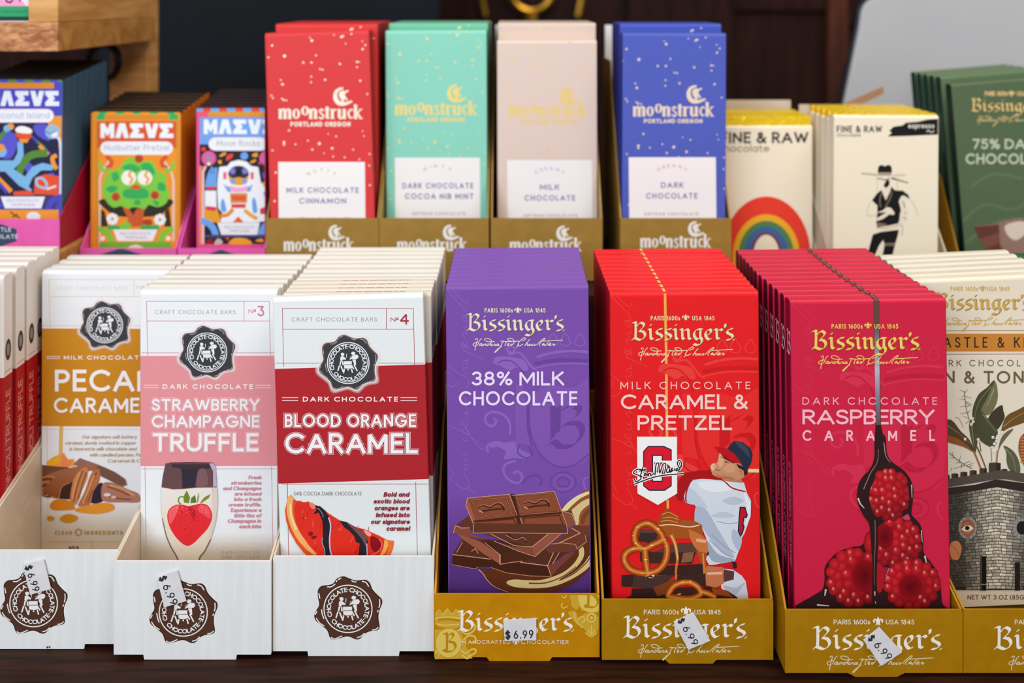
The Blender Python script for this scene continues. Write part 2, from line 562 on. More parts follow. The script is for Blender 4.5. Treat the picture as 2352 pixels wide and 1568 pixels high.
SCRIPT = [  # handwritten line, traced as pen strokes
 "300,850 315,820 345,825 335,880 310,970 290,1075", "440,815 400,850 370,910 345,965", "330,975 270,975 250,950 280,915 360,895",
 "440,925 405,930 385,955 400,970 430,950 445,930 435,965 455,970 475,940", "475,940 480,965 500,940 520,930 525,960 545,965",
 "590,930 560,935 545,960 565,970 600,945 640,900 650,860 600,825 530,815 500,830 520,865 600,885 720,880", "650,880 625,950 640,970",
 "680,935 655,940 645,965 670,970 700,950", "700,950 715,935 735,940 725,965 750,968",
 "800,930 770,940 760,962 780,966 805,940 800,965 820,965", "920,880 890,900 850,980 790,1060 730,1115 725,1100 800,1030 870,985",
 "850,885 870,870 960,880 1100,880 1250,870", "975,880 940,960 960,968", "1000,950 1030,935 1015,920 995,950 1010,970 1040,955",
 "1100,930 1065,945 1070,968 1110,940 1140,900 1130,850 1080,815 1020,815 1000,830 1030,860 1100,880",
 "1300,868 1350,850 1388,822 1370,798 1325,816 1262,872 1222,932 1226,966 1266,972 1335,936", "1190,1010 1240,945",
 "1480,830 1420,900 1370,970 1410,930 1435,930 1425,965 1450,965", "1480,935 1455,950 1465,970 1495,955 1480,935",
 "1540,935 1515,945 1515,968 1545,960", "1590,935 1565,950 1575,970 1600,950 1590,935",
 "1620,960 1700,880 1790,810 1800,830 1730,890 1680,950 1700,970", "1790,920 1755,935 1745,960 1775,950 1790,930 1785,960 1810,950",
 "1890,890 1850,930 1800,980", "1760,870 1830,870 2000,860 2195,850", "1880,930 1870,960 1895,960", "1905,895 1912,892",
 "1900,950 1935,930 1915,920 1900,960 1945,960", "1960,950 1990,930 2000,940 1990,965 2030,940"]

BLACKLETTER = [
 "125,300 175,282 205,300", "195,285 196,450 190,620", "125,645 170,600 225,625 290,645 350,615",
 "205,385 255,320 305,290 365,330 345,385 275,455", "270,460 350,478 388,540 365,605 300,645",
 "498,335 508,345", "455,425 495,428", "497,428 500,520 505,615", "505,610 548,632",
 "735,420 675,428 625,462 640,508 715,545 735,590 690,632 610,645",
 "922,420 862,428 812,462 827,508 902,545 922,590 877,632 797,645",
 "1015,335 1025,345", "968,425 1010,428", "1012,428 1016,520 1022,615", "1022,610 1060,632",
 "1110,425 1150,428", "1150,428 1152,520 1156,615", "1156,610 1192,632", "1165,480 1235,425 1275,445", "1276,445 1280,530 1284,610", "1284,610 1325,632",
 "1560,432 1470,428 1405,475 1395,550 1430,615 1470,640", "1525,440 1520,540 1522,600", "1450,640 1520,600 1555,650 1535,715 1470,750 1385,730",
 "1650,560 1740,490 1715,428 1640,475 1632,560 1690,635 1752,612",
 "1815,425 1855,428", "1855,428 1858,520 1862,612", "1862,608 1910,625", "1868,475 1935,425 1972,455",
 "2025,325 2035,340 2030,390",
 "2185,415 2125,428 2075,462 2090,508 2165,545 2188,590 2140,632 2058,645", "2205,640 2215,646"]

def blackletter(art, x0, x1, yb, c, dark=None, m='foil', width=27):
    sc = (x1 - x0) / 2110
    def run(dx, dy, col, mm, wv):
        def go():
            art.up()
            for s in BLACKLETTER:
                art.nib(s, wv * 0.80, -wv * 0.62, col, mm, True, 13, up=False)
        with_T(art, lambda x, y: (x0 + (x - 115 + dx) * sc, yb + (y - 645 + dy) * sc), go)
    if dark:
        run(9, 11, dark, 'ink', width * 1.12)  # dark offset copy paints the shadow of the embossed letters
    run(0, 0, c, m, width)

def handscript(art, x0, x1, yb, c, m='foil', wd=16, dark=None):
    sc = (x1 - x0) / 1950
    def run(d, col, mm):
        def go():
            art.up()
            for s in SCRIPT:
                art.line(s, wd, col, mm, smooth=True, up=False)
        with_T(art, lambda x, y: (x0 + (x - 245 + d) * sc, yb + (y - 968 + d) * sc), go)
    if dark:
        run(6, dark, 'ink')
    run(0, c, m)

def fleur(art, cx, cy, r, c, m='foil'):
    def go():
        art.poly("0,-1 .22,-.55 .26,-.25 .12,.1 .12,.3 -.12,.3 -.12,.1 -.26,-.25 -.22,-.55", c, m)
        for s in (-1, 1):
            art.line([(s * .2, .2), (s * .3, -.2), (s * .55, -.42), (s * .82, -.28), (s * .82, .02), (s * .62, .08)], .27, c, m, smooth=True)
            art.line([(s * .1, .35), (s * .3, .55), (s * .42, .62)], .16, c, m)
        art.line("-.38,.28 .38,.28", .16, c, m)
        art.poly("-.12,.35 .12,.35 0,.95", c, m)
    with_T(art, lambda x, y: (cx + x * r, cy + y * r), go)

def _cur(ids, adv, extra=()):
    st = [P(SCRIPT[i]) for i in ids] + [P(e) for e in extra]
    x0 = min(p[0] for q in st for p in q)
    return ([[(x - x0, y) for x, y in q] for q in st], adv)
CURS = {'C': _cur((15, 16), 165), 'o': _cur((18,), 62), 'n': _cur((4,), 76), 'f': _cur((), 70, ("40,830 70,815 60,850 10,960 -70,1060 -110,1120 -90,1050 -10,985 60,950",)), 'i': _cur((25, 26), 42),
        's': _cur((), 58, ("0,965 30,915 40,950 20,972 0,960",)), 'e': _cur((27,), 60), 'u': _cur((), 84, ("0,935 -8,960 10,970 36,935 30,965 60,962",)), 'r': _cur((28,), 74),
        'I': _cur((), 90, ("0,900 -30,850 40,800 110,820 60,900 20,970 -40,960", "30,850 70,840")), 'm': _cur((4,), 110, ("545,965 560,935 575,945 572,968 600,962",)),
        'p': _cur((), 78, ("10,930 -20,1000 -50,1070", "0,945 40,925 50,950 20,970")), 'a': _cur((22,), 72), 'l': _cur((21,), 100)}
CREST_D = ["1052,640 1060,700 1062,900 1050,960", "1110,650 1105,900", "1140,680 1230,640", "1270,650 1320,670 1290,740 1170,830",
           "1170,825 1290,810 1345,880 1320,960 1250,1030 1130,1040", "1005,1025 1060,990 1130,1040"]
def crest(art, T, light, dark, mid):
    """pale tone-on-tone coat of arms and handwriting behind the lettering"""
    def go():
        art.poly("840,640 830,780 850,920 900,1060 990,1170 1120,1235 1260,1215 1410,1110 1410,420 1240,470 1000,430 900,520", mid, smooth=True)
        art.line("830,640 825,760 850,930 920,1090 1030,1200 1150,1240 1280,1210 1410,1110", 14, dark, smooth=True)
        for s in CREST_D:
            art.nib(s, 27, -21, dark, 'ink', True, 0)
        art.line("900,170 1060,125 1240,110 1410,120", 26, light, smooth=True)
        art.line("880,230 1060,200 1240,195 1410,205", 30, dark, smooth=True)
        art.line("870,280 1060,240 1240,230 1410,235", 14, light, smooth=True)
        art.line("620,110 660,125 690,90 650,60 615,90 640,140 740,130 850,260 900,290", 20, light, smooth=True)
        art.poly("480,230 500,170 590,160 680,170 780,200 820,290 760,300 700,270 640,300 540,250", light, smooth=True)
        art.line("520,230 580,200 660,210 720,260 770,320 790,420", 12, dark, smooth=True)
        art.poly("700,430 770,430 800,640 810,900 850,1040 740,1010 700,1040 690,800", mid)
        art.line("815,640 810,800 850,1030", 12, dark, smooth=True)
        art.line("640,920 640,820 590,740 480,700 405,740 410,810 470,840 510,790 480,760", 24, light, smooth=True)
        art.poly("420,1020 500,985 600,1000 690,990 740,1060 860,1130 790,1160 690,1150 580,1160 600,1090 520,1040 470,1050", light, smooth=True)
        art.line("740,990 780,970 830,1050 860,1110 800,1150 720,1100 730,1010", 14, dark, smooth=True)
        art.line("430,1100 420,1030 470,1000", 20, light, smooth=True)
        art.line("700,1180 600,1210 580,1290 640,1370 730,1390 760,1330 720,1280 670,1300", 26, light, smooth=True)
        art.line("760,1400 820,1340 900,1320 950,1370 930,1420", 20, dark, smooth=True)
        for r in (125, 90, 55):
            art.line(arc(1160, 1385, r, r * 0.8, 0, 360, 18), 9, dark if r != 90 else light)
        art.line("1410,1330 1360,1360 1370,1440 1410,1480", 16, light, smooth=True)
        for k, q in enumerate((1060, 1180, 1320)):
            art.line([(q - 50, 30), (q, -60), (q + 50, 30), (q, 60)], 10, light, smooth=True, closed=True)
        for word, y0, kk in (("Confiseur", 1490, 1.36), ("Imperial", 470, 1.42)):
            x = 0.0
            for ch in word:
                st, adv = CURS[ch]
                for pts in st:
                    art.line([(235 + (b - 968) * kk, y0 - (x + q) * kk) for q, b in pts], 7, light, smooth=True)
                x += adv
    art.up()
    art.dense = True
    with_T(art, T, go)
    art.dense = False

SEAL_OUT = P("840,268 960,310 1070,345 1180,335 1260,335 1330,390 1380,510 1480,620 1550,690 1555,780 1500,920 1490,1050 1510,1200 "
             "1470,1265 1340,1285 1240,1330 1150,1420 1070,1435 920,1380 760,1420 660,1440 590,1400 540,1270 440,1180 330,1090 300,1000 "
             "330,910 390,800 370,660 370,520 440,445 560,430 650,400 720,310")
def seal(art, cx, cy, rc, body, rim, white, halo=None, double=True, m='ink'):
    T = lambda x, y: (cx + (x - 925) * rc / 455, cy + (y - 870) * rc / 455)
    O = catmull(SEAL_OUT, True, 5)
    grow = lambda f: [(925 + (x - 925) * f, 870 + (y - 870) * f) for x, y in O]
    def go():
        if halo:
            a, b = rgb(halo, 0.95), rgb(halo, 0.0)
            G0, G1 = grow(0.99), grow(1.15)
            art.up()
            n = len(O)
            for i in range(n):
                L = art.xf([G0[i], G0[(i + 1) % n], G1[(i + 1) % n], G1[i]])
                art.tri([L[0], L[1], L[2]], [a, a, b], 'ink_soft')
                art.tri([L[0], L[2], L[3]], [a, b, b], 'ink_soft')
        art.poly(O, rim, m)
        art.poly(grow(0.955), body, m)
        for s in ("540,465 620,460 690,410", "705,375 725,340", "740,330 800,300", "990,345 1030,370 1080,372", "1185,360 1260,385 1310,460", "385,580 405,680",
                  "435,880 450,970 480,1055", "335,1040 400,1130 490,1190", "1510,690 1512,790 1495,850", "1482,890 1472,935",
                  "320,980 350,910", "610,1395 680,1425 815,1370", "1090,1400 1160,1380 1230,1320", "1370,1262 1440,1250 1485,1210"):
            art.line(s, 11 if double else 20, mixc(white, body, .25) if double else white, smooth=True)
        art.line(arc(925, 870, 444, 437, 0, 360, 56), 20, white)
        if double:
            art.line(arc(925, 870, 408, 402, 0, 360, 52), 13, white)
        # two cooks at a kettle
        art.poly("830,830 1000,828 1000,898 830,902", white)
        art.poly("835,912 1010,910 1005,975 960,990 880,990 838,972", white)
        art.disc(805, 690, 36, white); art.poly("765,665 800,650 840,665 842,682 770,682", white)
        art.poly("760,735 810,725 840,745 880,775 870,800 815,795 790,830 755,815", white)
        art.poly("750,830 785,830 765,915 740,915", white); art.poly("795,830 815,830 830,915 800,915", white)
        art.disc(1030, 665, 38, white); art.poly("985,655 1020,630 1070,640 1078,668 990,672", white)
        art.poly("1000,720 1080,690 1130,700 1145,740 1120,780 1060,790 1000,780 970,800 940,790 960,740", white)
        art.poly("1010,795 1085,795 1092,915 1060,915", white)
        for s in ("740,920 702,1040", "770,930 820,1060", "845,990 825,1088", "992,990 1018,1080", "1045,900 1120,1045", "925,1000 925,1030", "1000,930 1045,1000"):
            art.line(s, 26, white)
        art.line("890,675 885,755", 12, white)
        art.line("1000,730 960,760 950,790", 16, body)
        art.arctext("CHOCOLATE·", 925, 870, 312, 205, 88, 84, white)
        art.arctext("CHOCOLATE·", 925, 870, 312, 86, -31, 84, white)
        art.arctext("CHOCOLATE·", 925, 870, 388, 215, 328, 84, white, inward=True)
    with_T(art, T, go)

def moon(art, cx, cy, r, c, m='foil'):
    def go():
        art.poly("1660,290 1560,295 1470,350 1420,450 1420,560 1470,660 1550,715 1640,725 1740,700 1850,645 1880,620 1840,595 1760,625 1660,640 1570,610 1520,530 1510,440 1550,370 1650,330", c, m)
        art.poly("1650,360 1700,380 1770,345 1785,380 1710,420 1690,470 1770,590 1730,600 1690,540 1670,630 1630,640 1600,570 1555,500 1550,430 1590,380", c, m)
    k = r / 225
    with_T(art, lambda x, y: (cx + (x - 1640) * k, cy + (y - 508) * k), go)

def heavyserif(art, x0, x1, yb, xh, c, m='foil'):
    """lower-case fat-face name with a raised second o"""
    cap = xh / 0.7
    wid = (x1 - x0)
    adv = {'m': 1.62, 'o': 1.05, 'O': 0.95, 'n': 1.12, 's': 0.78, 't': 0.68, 'r': 0.82, 'u': 1.12, 'c': 0.82, 'k': 1.1}
    word = "moOnstruck"
    tot = sum(adv[q] for q in word)
    u = wid / tot
    X = x0
    art.up()
    H = xh
    for ch in word:
        a = adv[ch] * u
        st, th = 0.37 * u, max(0.11 * u, 1.4)
        def V(x, y0, y1): art.rect_(X + x * u - st / 2, yb - y0 * H, X + x * u + st / 2, yb - y1 * H, c, m)
        def S(x0_, x1_, y): art.rect_(X + x0_ * u, yb - y * H - th / 2, X + x1_ * u, yb - y * H + th / 2, c, m)
        if ch in 'mn':
            st_x = (0.2, 0.76, 1.32) if ch == 'm' else (0.2, 0.78)
            for x in st_x:
                V(x, 0, 0.92)
                S(x - 0.2, x + 0.22, 0.03)
            S(-0.02, 0.3, 0.95)
            for a_, b_ in zip(st_x, st_x[1:]):
                art.line([(X + (a_ + 0.1) * u, yb - 0.72 * H), (X + (a_ + 0.32) * u, yb - 0.97 * H), (X + b_ * u, yb - 0.9 * H)], th * 1.7, c, m, smooth=True, up=False)
        elif ch in 'oO':
            dy = 0.34 * H if ch == 'O' else 0
            hh = (0.46 if ch == 'O' else 0.5) * H
            cx = X + 0.48 * u
            o, i = arc(cx, yb - dy - hh, 0.46 * u, hh, 0, 360, 22), arc(cx, yb - dy - hh, 0.15 * u, hh * 0.8, 0, 360, 22)
            for k in range(22):
                art.poly([o[k], o[k + 1], i[k + 1], i[k]], c, m, up=False)
        elif ch == 's':
            art.line([(X + .6 * u, yb - .78 * H), (X + .4 * u, yb - .95 * H), (X + .15 * u, yb - .8 * H), (X + .3 * u, yb - .56 * H), (X + .58 * u, yb - .32 * H),
                      (X + .5 * u, yb - .08 * H), (X + .3 * u, yb - .03 * H), (X + .06 * u, yb - .2 * H)], .2 * u, c, m, smooth=True, up=False)
        elif ch == 't':
            V(0.26, 0.06, 1.22); S(0, 0.6, 0.94); S(0.2, 0.56, 0.05)
        elif ch == 'r':
            V(0.2, 0, 0.92); S(0, 0.46, 0.03); S(-0.02, 0.3, 0.95)
            art.line([(X + .3 * u, yb - .7 * H), (X + .48 * u, yb - .92 * H), (X + .7 * u, yb - .86 * H)], .17 * u, c, m, smooth=True, up=False)
        elif ch == 'u':
            V(0.2, 0.15, 0.97); V(0.8, 0, 0.97); S(-0.02, 0.3, 0.95); S(0.58, 0.9, 0.95); S(0.75, 1.02, 0.03)
            art.line([(X + .14 * u, yb - .25 * H), (X + .34 * u, yb - .04 * H), (X + .72 * u, yb - .2 * H)], th * 2, c, m, smooth=True, up=False)
        elif ch == 'c':
            art.nib([(X + .68 * u, yb - .8 * H), (X + .46 * u, yb - .95 * H), (X + .22 * u, yb - .7 * H), (X + .2 * u, yb - .4 * H), (X + .4 * u, yb - .07 * H), (X + .7 * u, yb - .2 * H)],
                    .13 * u, 0, c, m, True, th * 1.4, up=False)
        elif ch == 'k':
            V(0.2, 0, 1.42); S(-0.02, 0.3, 1.4); S(0, 0.42, 0.03)
            art.line([(X + .3 * u, yb - .45 * H), (X + .8 * u, yb - .95 * H)], th * 1.5, c, m, up=False)
            art.line([(X + .42 * u, yb - .55 * H), (X + .82 * u, yb - .03 * H)], .24 * u, c, m, up=False)
            S(0.62, 1.02, 0.95); S(0.62, 1.06, 0.03)
        X += a
def _rect_(self, x0, y0, x1, y1, c, m):
    self.poly([(x0, y0), (x1, y0), (x1, y1), (x0, y1)], c, m, up=False)
Art.rect_ = _rect_

BLOCK = {  # blocky headline letters
 'M': "0,0 0,1 .3,1 .5,.6 .7,1 1,1 1,0 .7,0 .7,.42 .5,.1 .3,.42 .3,0", 'Λ': "0,0 .28,1 .72,1 1,0 .64,0 .5,.5 .36,0",
 'Σ': "0,1 .95,1 .95,.7 .55,.7 .7,.5 .55,.3 1,.3 1,0 0,0 0,.24 .26,.5 0,.76", 'V': "0,1 .36,1 .5,.5 .64,1 1,1 .72,0 .28,0"}
def blocks(art, x0, y0, x1, y1, c):
    n = (x1 - x0) / 5
    art.up()
    for i, ch in enumerate("MΛΣVΣ"):
        art.poly([(x0 + n * i + a * n * 0.93, y1 - b * (y1 - y0)) for a, b in P(BLOCK[ch])], c, up=False)

def pill(art, x0, y0, x1, y1, c):
    r = (y1 - y0) / 2
    art.poly(arc(x0 + r, y0 + r, r, r, 90, 270, 8) + arc(x1 - r, y0 + r, r, r, -90, 90, 8), c)

def price(art, quad, text_at, ang, cap, L, c=(52, 48, 52)):
    """'$ 6.99' stamped on a sticker, starting at text_at and running at ang degrees clockwise"""
    ca, sa = math.cos(math.radians(ang)), math.sin(math.radians(ang))
    T = lambda x, y: (text_at[0] + x * ca - y * sa, text_at[1] + x * sa + y * ca)
    def go():
        art.text("$", 0, 0, cap, c, sw=.2)
        art.text("6.99", L * .3, 0, cap, c, x1=L, sw=.15, track=.2)
    with_T(art, T, go)

# ------------------------------------------------------------------ builders for cartons and trays
ORD = ['front', 'second', 'third', 'fourth', 'fifth', 'sixth', 'seventh', 'eighth', 'ninth', 'tenth', 'eleventh', 'twelfth', 'thirteenth']

def layer(F, clip=True):
    """a fresh film of ink lying on everything printed on this face so far"""
    a = Art(F.fr, clip=F.clip() if clip else None)
    a.top = max(a.top, F.top)
    return a
def fin(a, name, o, F):
    F.top = max(F.top, a.top + STEP * 4)
    return a.mb.build(name, o)

class Face:
    """where a carton stands, worked out from its measured front face"""
    def __init__(self, tl, tr, bl, br, Y, zf, dx=0.0, rollk=0.8):
        self.Y, s = Y, Y / FPX
        self.s = s
        yt, yb = (tl[1] + tr[1]) / 2, (bl[1] + br[1]) / 2
        self.r = math.atan(((bl[0] - tl[0]) + (br[0] - tr[0])) / 2 / (yb - yt)) * rollk
        self.w = ((tr[0] - tl[0]) + (br[0] - bl[0])) / 2 * s
        xt = ((tl[0] + tr[0]) / 2 - 1176) * s
        zt = CAMZ - yt * s
        self.zf = zf
        zf = zf + self.w / 2 * math.sin(abs(self.r))       # a leaning carton rests on one lower corner
        self.h = (zt - zf) / math.cos(self.r)
        self.ox, self.oz = xt + self.h * math.sin(self.r) * (1 / rollk if rollk else 1) + dx, zf
        self.th = -self.r
        self.top, self.lim = 0.0, None
    def fit(self, X0, X1, hw=0.1, gap=0.0004):
        """keep the foot of the carton between two tray walls"""
        self.lim = (X0, X1, hw, gap)
        self.ox = self.clamp(self.ox, 1.0)
    def clamp(self, x, lean):
        if not self.lim:
            return x
        X0, X1, hw, gap = self.lim
        e = gap + 0.0011
        sh = (hw if lean == 1.0 else 0.1) * math.sin(self.r * lean)
        lo, hi = X0 + e + self.w / 2 + max(sh, 0), X1 - e - self.w / 2 + min(sh, 0)
        return (lo + hi) / 2 if lo > hi else min(max(x, lo), hi)
    def fr(self, px, py):
        X = (px - 1176) * self.s - self.ox
        Z = CAMZ - py * self.s - self.oz
        c, q = math.cos(self.th), math.sin(self.th)
        return (X * c - Z * q, X * q + Z * c)
    def clip(self, e=0.0006):
        return (-self.w / 2 + e, self.w / 2 - e, e, self.h - e)
    def zpx(self, py):
        return CAMZ - py * self.s - self.oz

def carton(mb, w, h, t, col, bands=(), m='ink', bev=0.0006, side=None, top=None, rnd_top=0.0022, toplim=.7):
    """a flat folded-board carton, origin at the bottom middle of its front face"""
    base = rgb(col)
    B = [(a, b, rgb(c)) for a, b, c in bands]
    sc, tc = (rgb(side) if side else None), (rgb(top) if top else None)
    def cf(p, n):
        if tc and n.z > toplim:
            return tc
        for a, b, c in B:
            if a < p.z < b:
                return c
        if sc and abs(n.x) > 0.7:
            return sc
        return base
    cuts = sorted({z for a, b, c in bands for z in (a, b)})
    # side profile with a softly rounded top fold
    rt = min(rnd_top, t * .48)
    prof = [(bev, 0), (0, bev)] + [(rt - rt * math.cos(q), h - rt + rt * math.sin(q)) for q in (0, .3, .62, .95, 1.27, 1.5708)]
    prof += [(t - rt + rt * math.sin(q), h - rt + rt * math.cos(q)) for q in (0, .3, .62, .95, 1.27, 1.5708)] + [(t, bev), (t - bev, 0)]
    bm = bmesh.new()
    A = [bm.verts.new((-w / 2, y, z)) for y, z in prof]
    E = [bm.verts.new((w / 2, y, z)) for y, z in prof]
    n = len(prof)
    for i in range(n):
        bm.faces.new((A[i], A[(i + 1) % n], E[(i + 1) % n], E[i]))
    caps = [bm.faces.new(A), bm.faces.new(E[::-1])]
    bmesh.ops.recalc_face_normals(bm, faces=bm.faces[:])
    bmesh.ops.bevel(bm, geom=[e for f in caps for e in f.edges], offset=bev * .6, segments=1, affect='EDGES')
    for z in cuts:
        bmesh.ops.bisect_plane(bm, geom=bm.verts[:] + bm.edges[:] + bm.faces[:], plane_co=(0, 0, z), plane_no=(0, 0, 1))
    bmesh.ops.triangulate(bm, faces=[f for f in bm.faces if len(f.verts) > 4])
    bm.normal_update()
    mb.add_bm(bm, cf, m)

def back_bars(mesh, face, tops, c_back, desc, group, Y_list=None, zf=None, first=1, lean=1.0, xoff=0.0, rise=0.0):
    """the bars behind the front one: copies of one mesh, each its own object"""
    s0 = face.Y / FPX
    xf = face.ox
    n = len(tops)
    Ys = Y_list
    xb = (c_back - 1176) * Ys[-1] / FPX + face.h * math.sin(face.r * lean)
    proto = bpy.data.objects.new('chocolate_bar', mesh)
    for i, Y in enumerate(Ys):
        o = proto if i == 0 else proto.copy()
        COL.objects.link(o)
        f = (Y - face.Y) / (Ys[-1] - face.Y)
        o.location = (face.clamp(xf + (xb - xf) * f + xoff, lean), Y, face.zf + face.w / 2 * math.sin(abs(face.r * lean)) + rise * (i + 1))
        o.rotation_euler = (0, face.th * lean, 0)
        tag(o, desc % ORD[i + first], 'chocolate bar', group)

def tray(X0, X1, Yf, D, z0, hf, prof, m, label, group=None, tab=None, tabdrop=0.0022, inner=None, th=0.0011, cat='display box', zb=None, art=None, back=None, side=None, profs=None, steps=None):
    """open display tray: front panel with a tuck tab, two sloping side panels, back panel, base.
    prof = [(depth, height)...] of the side panels' top edge from front to back"""
    w2 = (X1 - X0) / 2
    bm_ = back or m
    t = empty('display_tray', ((X0 + X1) / 2, Yf, z0))
    tag(t, label, cat, group)
    fl = tabdrop
    mb = MB()
    r = 0.0006
    poly = [(-w2, fl), (-w2, hf), (w2, hf), (w2, fl)]
    if tab:
        a, b, sl = tab
        poly = [(-w2, fl), (-w2, hf - r), (-w2 + r, hf), (w2 - r, hf), (w2, hf - r), (w2, fl), (b + sl, fl), (b, 0.0002), (a, 0.0002), (a - sl, fl)]
    mb.prism(poly, 'y', 0, th, m=m)
    k = Yf / FPX
    fr = lambda px, py: ((px - 1176) * k - (X0 + X1) / 2, CAMZ - py * k - z0)
    if art:
        art(Art(fr, clip=(-w2 + 0.0004, w2 - 0.0004, 0.0004, hf - 0.0004), mb=mb))
    mb.build('front_panel', t)
    for s in (-1, 1):
        mb = MB()
        pp = [(th, fl), (th, hf)] + [(d, h) for d, h in (profs or {}).get(s, prof)[1:]] + [(D, (profs or {}).get(s, prof)[-1][1]), (D, fl)]
        a = s * w2
        mb.prism(pp, 'x', a - s * th, a, m=side or m)
        mb.build('side_panel', t)
    mb = MB()
    mb.box(-w2 + th, w2 - th, D - th, D, fl, zb or prof[-1][1], m=bm_)
    mb.build('back_panel', t)
    mb = MB()
    mb.box(-w2 + th, w2 - th, th, D - th, fl, fl + th, m=inner or m)
    mb.build('base_panel', t)
    if steps:                                   # stepped insert the bars stand on
        d0, pitch, rise, n = steps
        pp = [(d0, fl + th)]
        for i in range(n):
            pp += [(d0 + i * pitch, fl + th + rise * (i + 1)), (d0 + (i + 1) * pitch, fl + th + rise * (i + 1))]
        pp += [(d0 + n * pitch, fl + th)]
        mb = MB()
        mb.prism(pp, 'x', -w2 + th * 1.5, w2 - th * 1.5, m='plain_card')
        mb.build('stepped_insert', t)
    return t, fr

def sticker(t, fr, quad, text_at, ang, cap, label, L=66):
    q = [fr(*p) for p in quad]
    mb = MB()
    mb.prism(q, 'y', -0.0012, -0.0009, m='sticker')
    a = Art(fr, place=lambda u, v, h: (u, -0.0012 - h, v), mb=mb)
    price(a, quad, text_at, ang, cap, L)
    o = mb.build('price_sticker', t)
    o['label'] = label
    return o
# ------------------------------------------------------------------ setting
def struct(name, boxes, m, bev=0.0):
    mb = MB()
    for b in boxes:
        mb.box(*b, m=m, bev=bev)
    return tag(mb.build(name), None, None, kind='structure')

struct('floor', [(-3, 3, -2.5, 3.5, -0.96, -0.92)], 'floor_tile')
struct('wall_back', [(-1.6, 1.6, 1.62, 1.66, -0.92, 1.6)], 'wall_wood')
struct('trim_1', [(0.546, 0.580, 1.598, 1.62, -0.92, 1.6)], 'wall_trim', 0.004)
struct('trim_2', [(0.20, 0.385, 1.604, 1.62, -0.92, 1.6)], 'wall_wood', 0.004)
struct('trim_3', [(0.385, 0.546, 1.606, 1.62, 0.325, 0.42)], 'wall_wood', 0.004)
struct('trim_4', [(0.580, 0.95, 1.606, 1.62, 0.30, 0.42)], 'wall_wood', 0.004)

mb = MB()
mb.box(-0.95, 0.95, 0.33, 1.35, -0.035, 0, m='counter_wood', bev=0.004)
counter = mb.build('shop_counter')
tag(counter, 'dark brown wooden counter top carrying all the chocolate displays', 'counter')
mb = MB()
mb.box(-0.9, 0.9, 0.40, 1.30, -0.92, -0.035, m='riser_wood')
mb.build('counter_base', counter)

def riser(name, dims, m, label):
    mb = MB()
    mb.box(*dims, m=m, bev=0.0015)
    return tag(mb.build(name), label, 'riser')
riser('wooden_riser', (-0.46, 0.1535, 0.622, 0.86, 0, 0.148), 'riser_wood', 'long dark wooden step under the pink trays and the starry bars')
riser('wooden_riser', (0.1545, 0.52, 0.622, 0.795, 0, 0.096), 'riser_wood', 'low dark wooden step under the foil-topped and green bars')
riser('pine_block', (-0.46, -0.3035, 0.6235, 0.785, 0.148, 0.176), 'pine_board', 'pale pine block lifting the pink tray at the far left')

mb = MB()
mb.box(-0.58, -0.10, 1.30, 1.315, 0, 0.60, m='navy_board', bev=0.002)
tag(mb.build('display_board'), 'large blue-black board standing behind the red starry bars', 'board')

# brass ring on the dark panelling
t = empty('ring_pull', (0.034, 1.60, 0.362))
tag(t, 'blurred brass ring ornament hanging against the dark back wall', 'ornament')
mb = MB(); mb.tube([(0.036 * math.cos(a * math.pi / 16), 0, 0.036 * math.sin(a * math.pi / 16)) for a in range(32)], 0.0075, m='brass', closed=True); mb.build('ring', t)
mb = MB(); mb.tube([(0, 0, -0.040), (0, 0, -0.052), (0, 0, -0.07)], 0.012, m='brass'); mb.build('stem', t)
for sx in (-1, 1):
    mb = MB(); mb.tube([(sx * 0.085, 0.004, 0.03), (sx * 0.085, 0.004, -0.02), (sx * 0.08, 0.004, -0.045)], 0.006, m='brass'); mb.build('side_bracket', t)
mb = MB(); mb.box(-0.09, 0.09, 0.006, 0.0195, 0.03, 0.045, m='brass', bev=0.002); mb.build('back_plate', t)

# pine shelving at the upper left
t = empty('pine_shelf', (-0.38, 0.70, 0.148))
tag(t, 'light pine shelf unit at the upper left above the blue wrapped bars', 'shelf')
def part(name, par, dims, m, bev=0.0008):
    l = par.location
    mb = MB()
    mb.box(dims[0] - l.x, dims[1] - l.x, dims[2] - l.y, dims[3] - l.y, dims[4] - l.z, dims[5] - l.z, m=m, bev=bev)
    return mb.build(name, par)
part('shelf_board', t, (-0.48, -0.3035, 0.6225, 0.79, 0.3105, 0.330), 'pine_board')
part('board_end', t, (-0.48, -0.3035, 0.6195, 0.6225, 0.3105, 0.330), 'pine_end')
part('side_rail', t, (-0.3235, -0.3035, 0.62, 0.79, 0.330, 0.47), 'pine')
part('upright', t, (-0.343, -0.3105, 0.79, 0.815, 0.148, 0.47), 'pine')
part('upright', t, (-0.48, -0.46, 0.79, 0.815, 0.148, 0.47), 'pine')

t = empty('cable_coil', (-0.344, 0.783, 0.293))
tag(t, 'small black cable coil hanging on the pine post under the shelf', 'cable')
mb = MB()
mb.tube([(0.013 * math.cos(a * .35) * (1 + .04 * math.sin(a)), -0.002 + 0.0035 * math.sin(a * .12), 0.0145 * math.sin(a * .35)) for a in range(54)], 0.0022, m='black_rubber', n=8)
mb.build('coil', t)
mb = MB(); mb.tube([(-0.004, 0, 0.0145), (-0.012, 0, 0.017), (-0.03, 0, 0.0155)], 0.003, m='black_rubber', n=8); mb.build('plug_end', t)

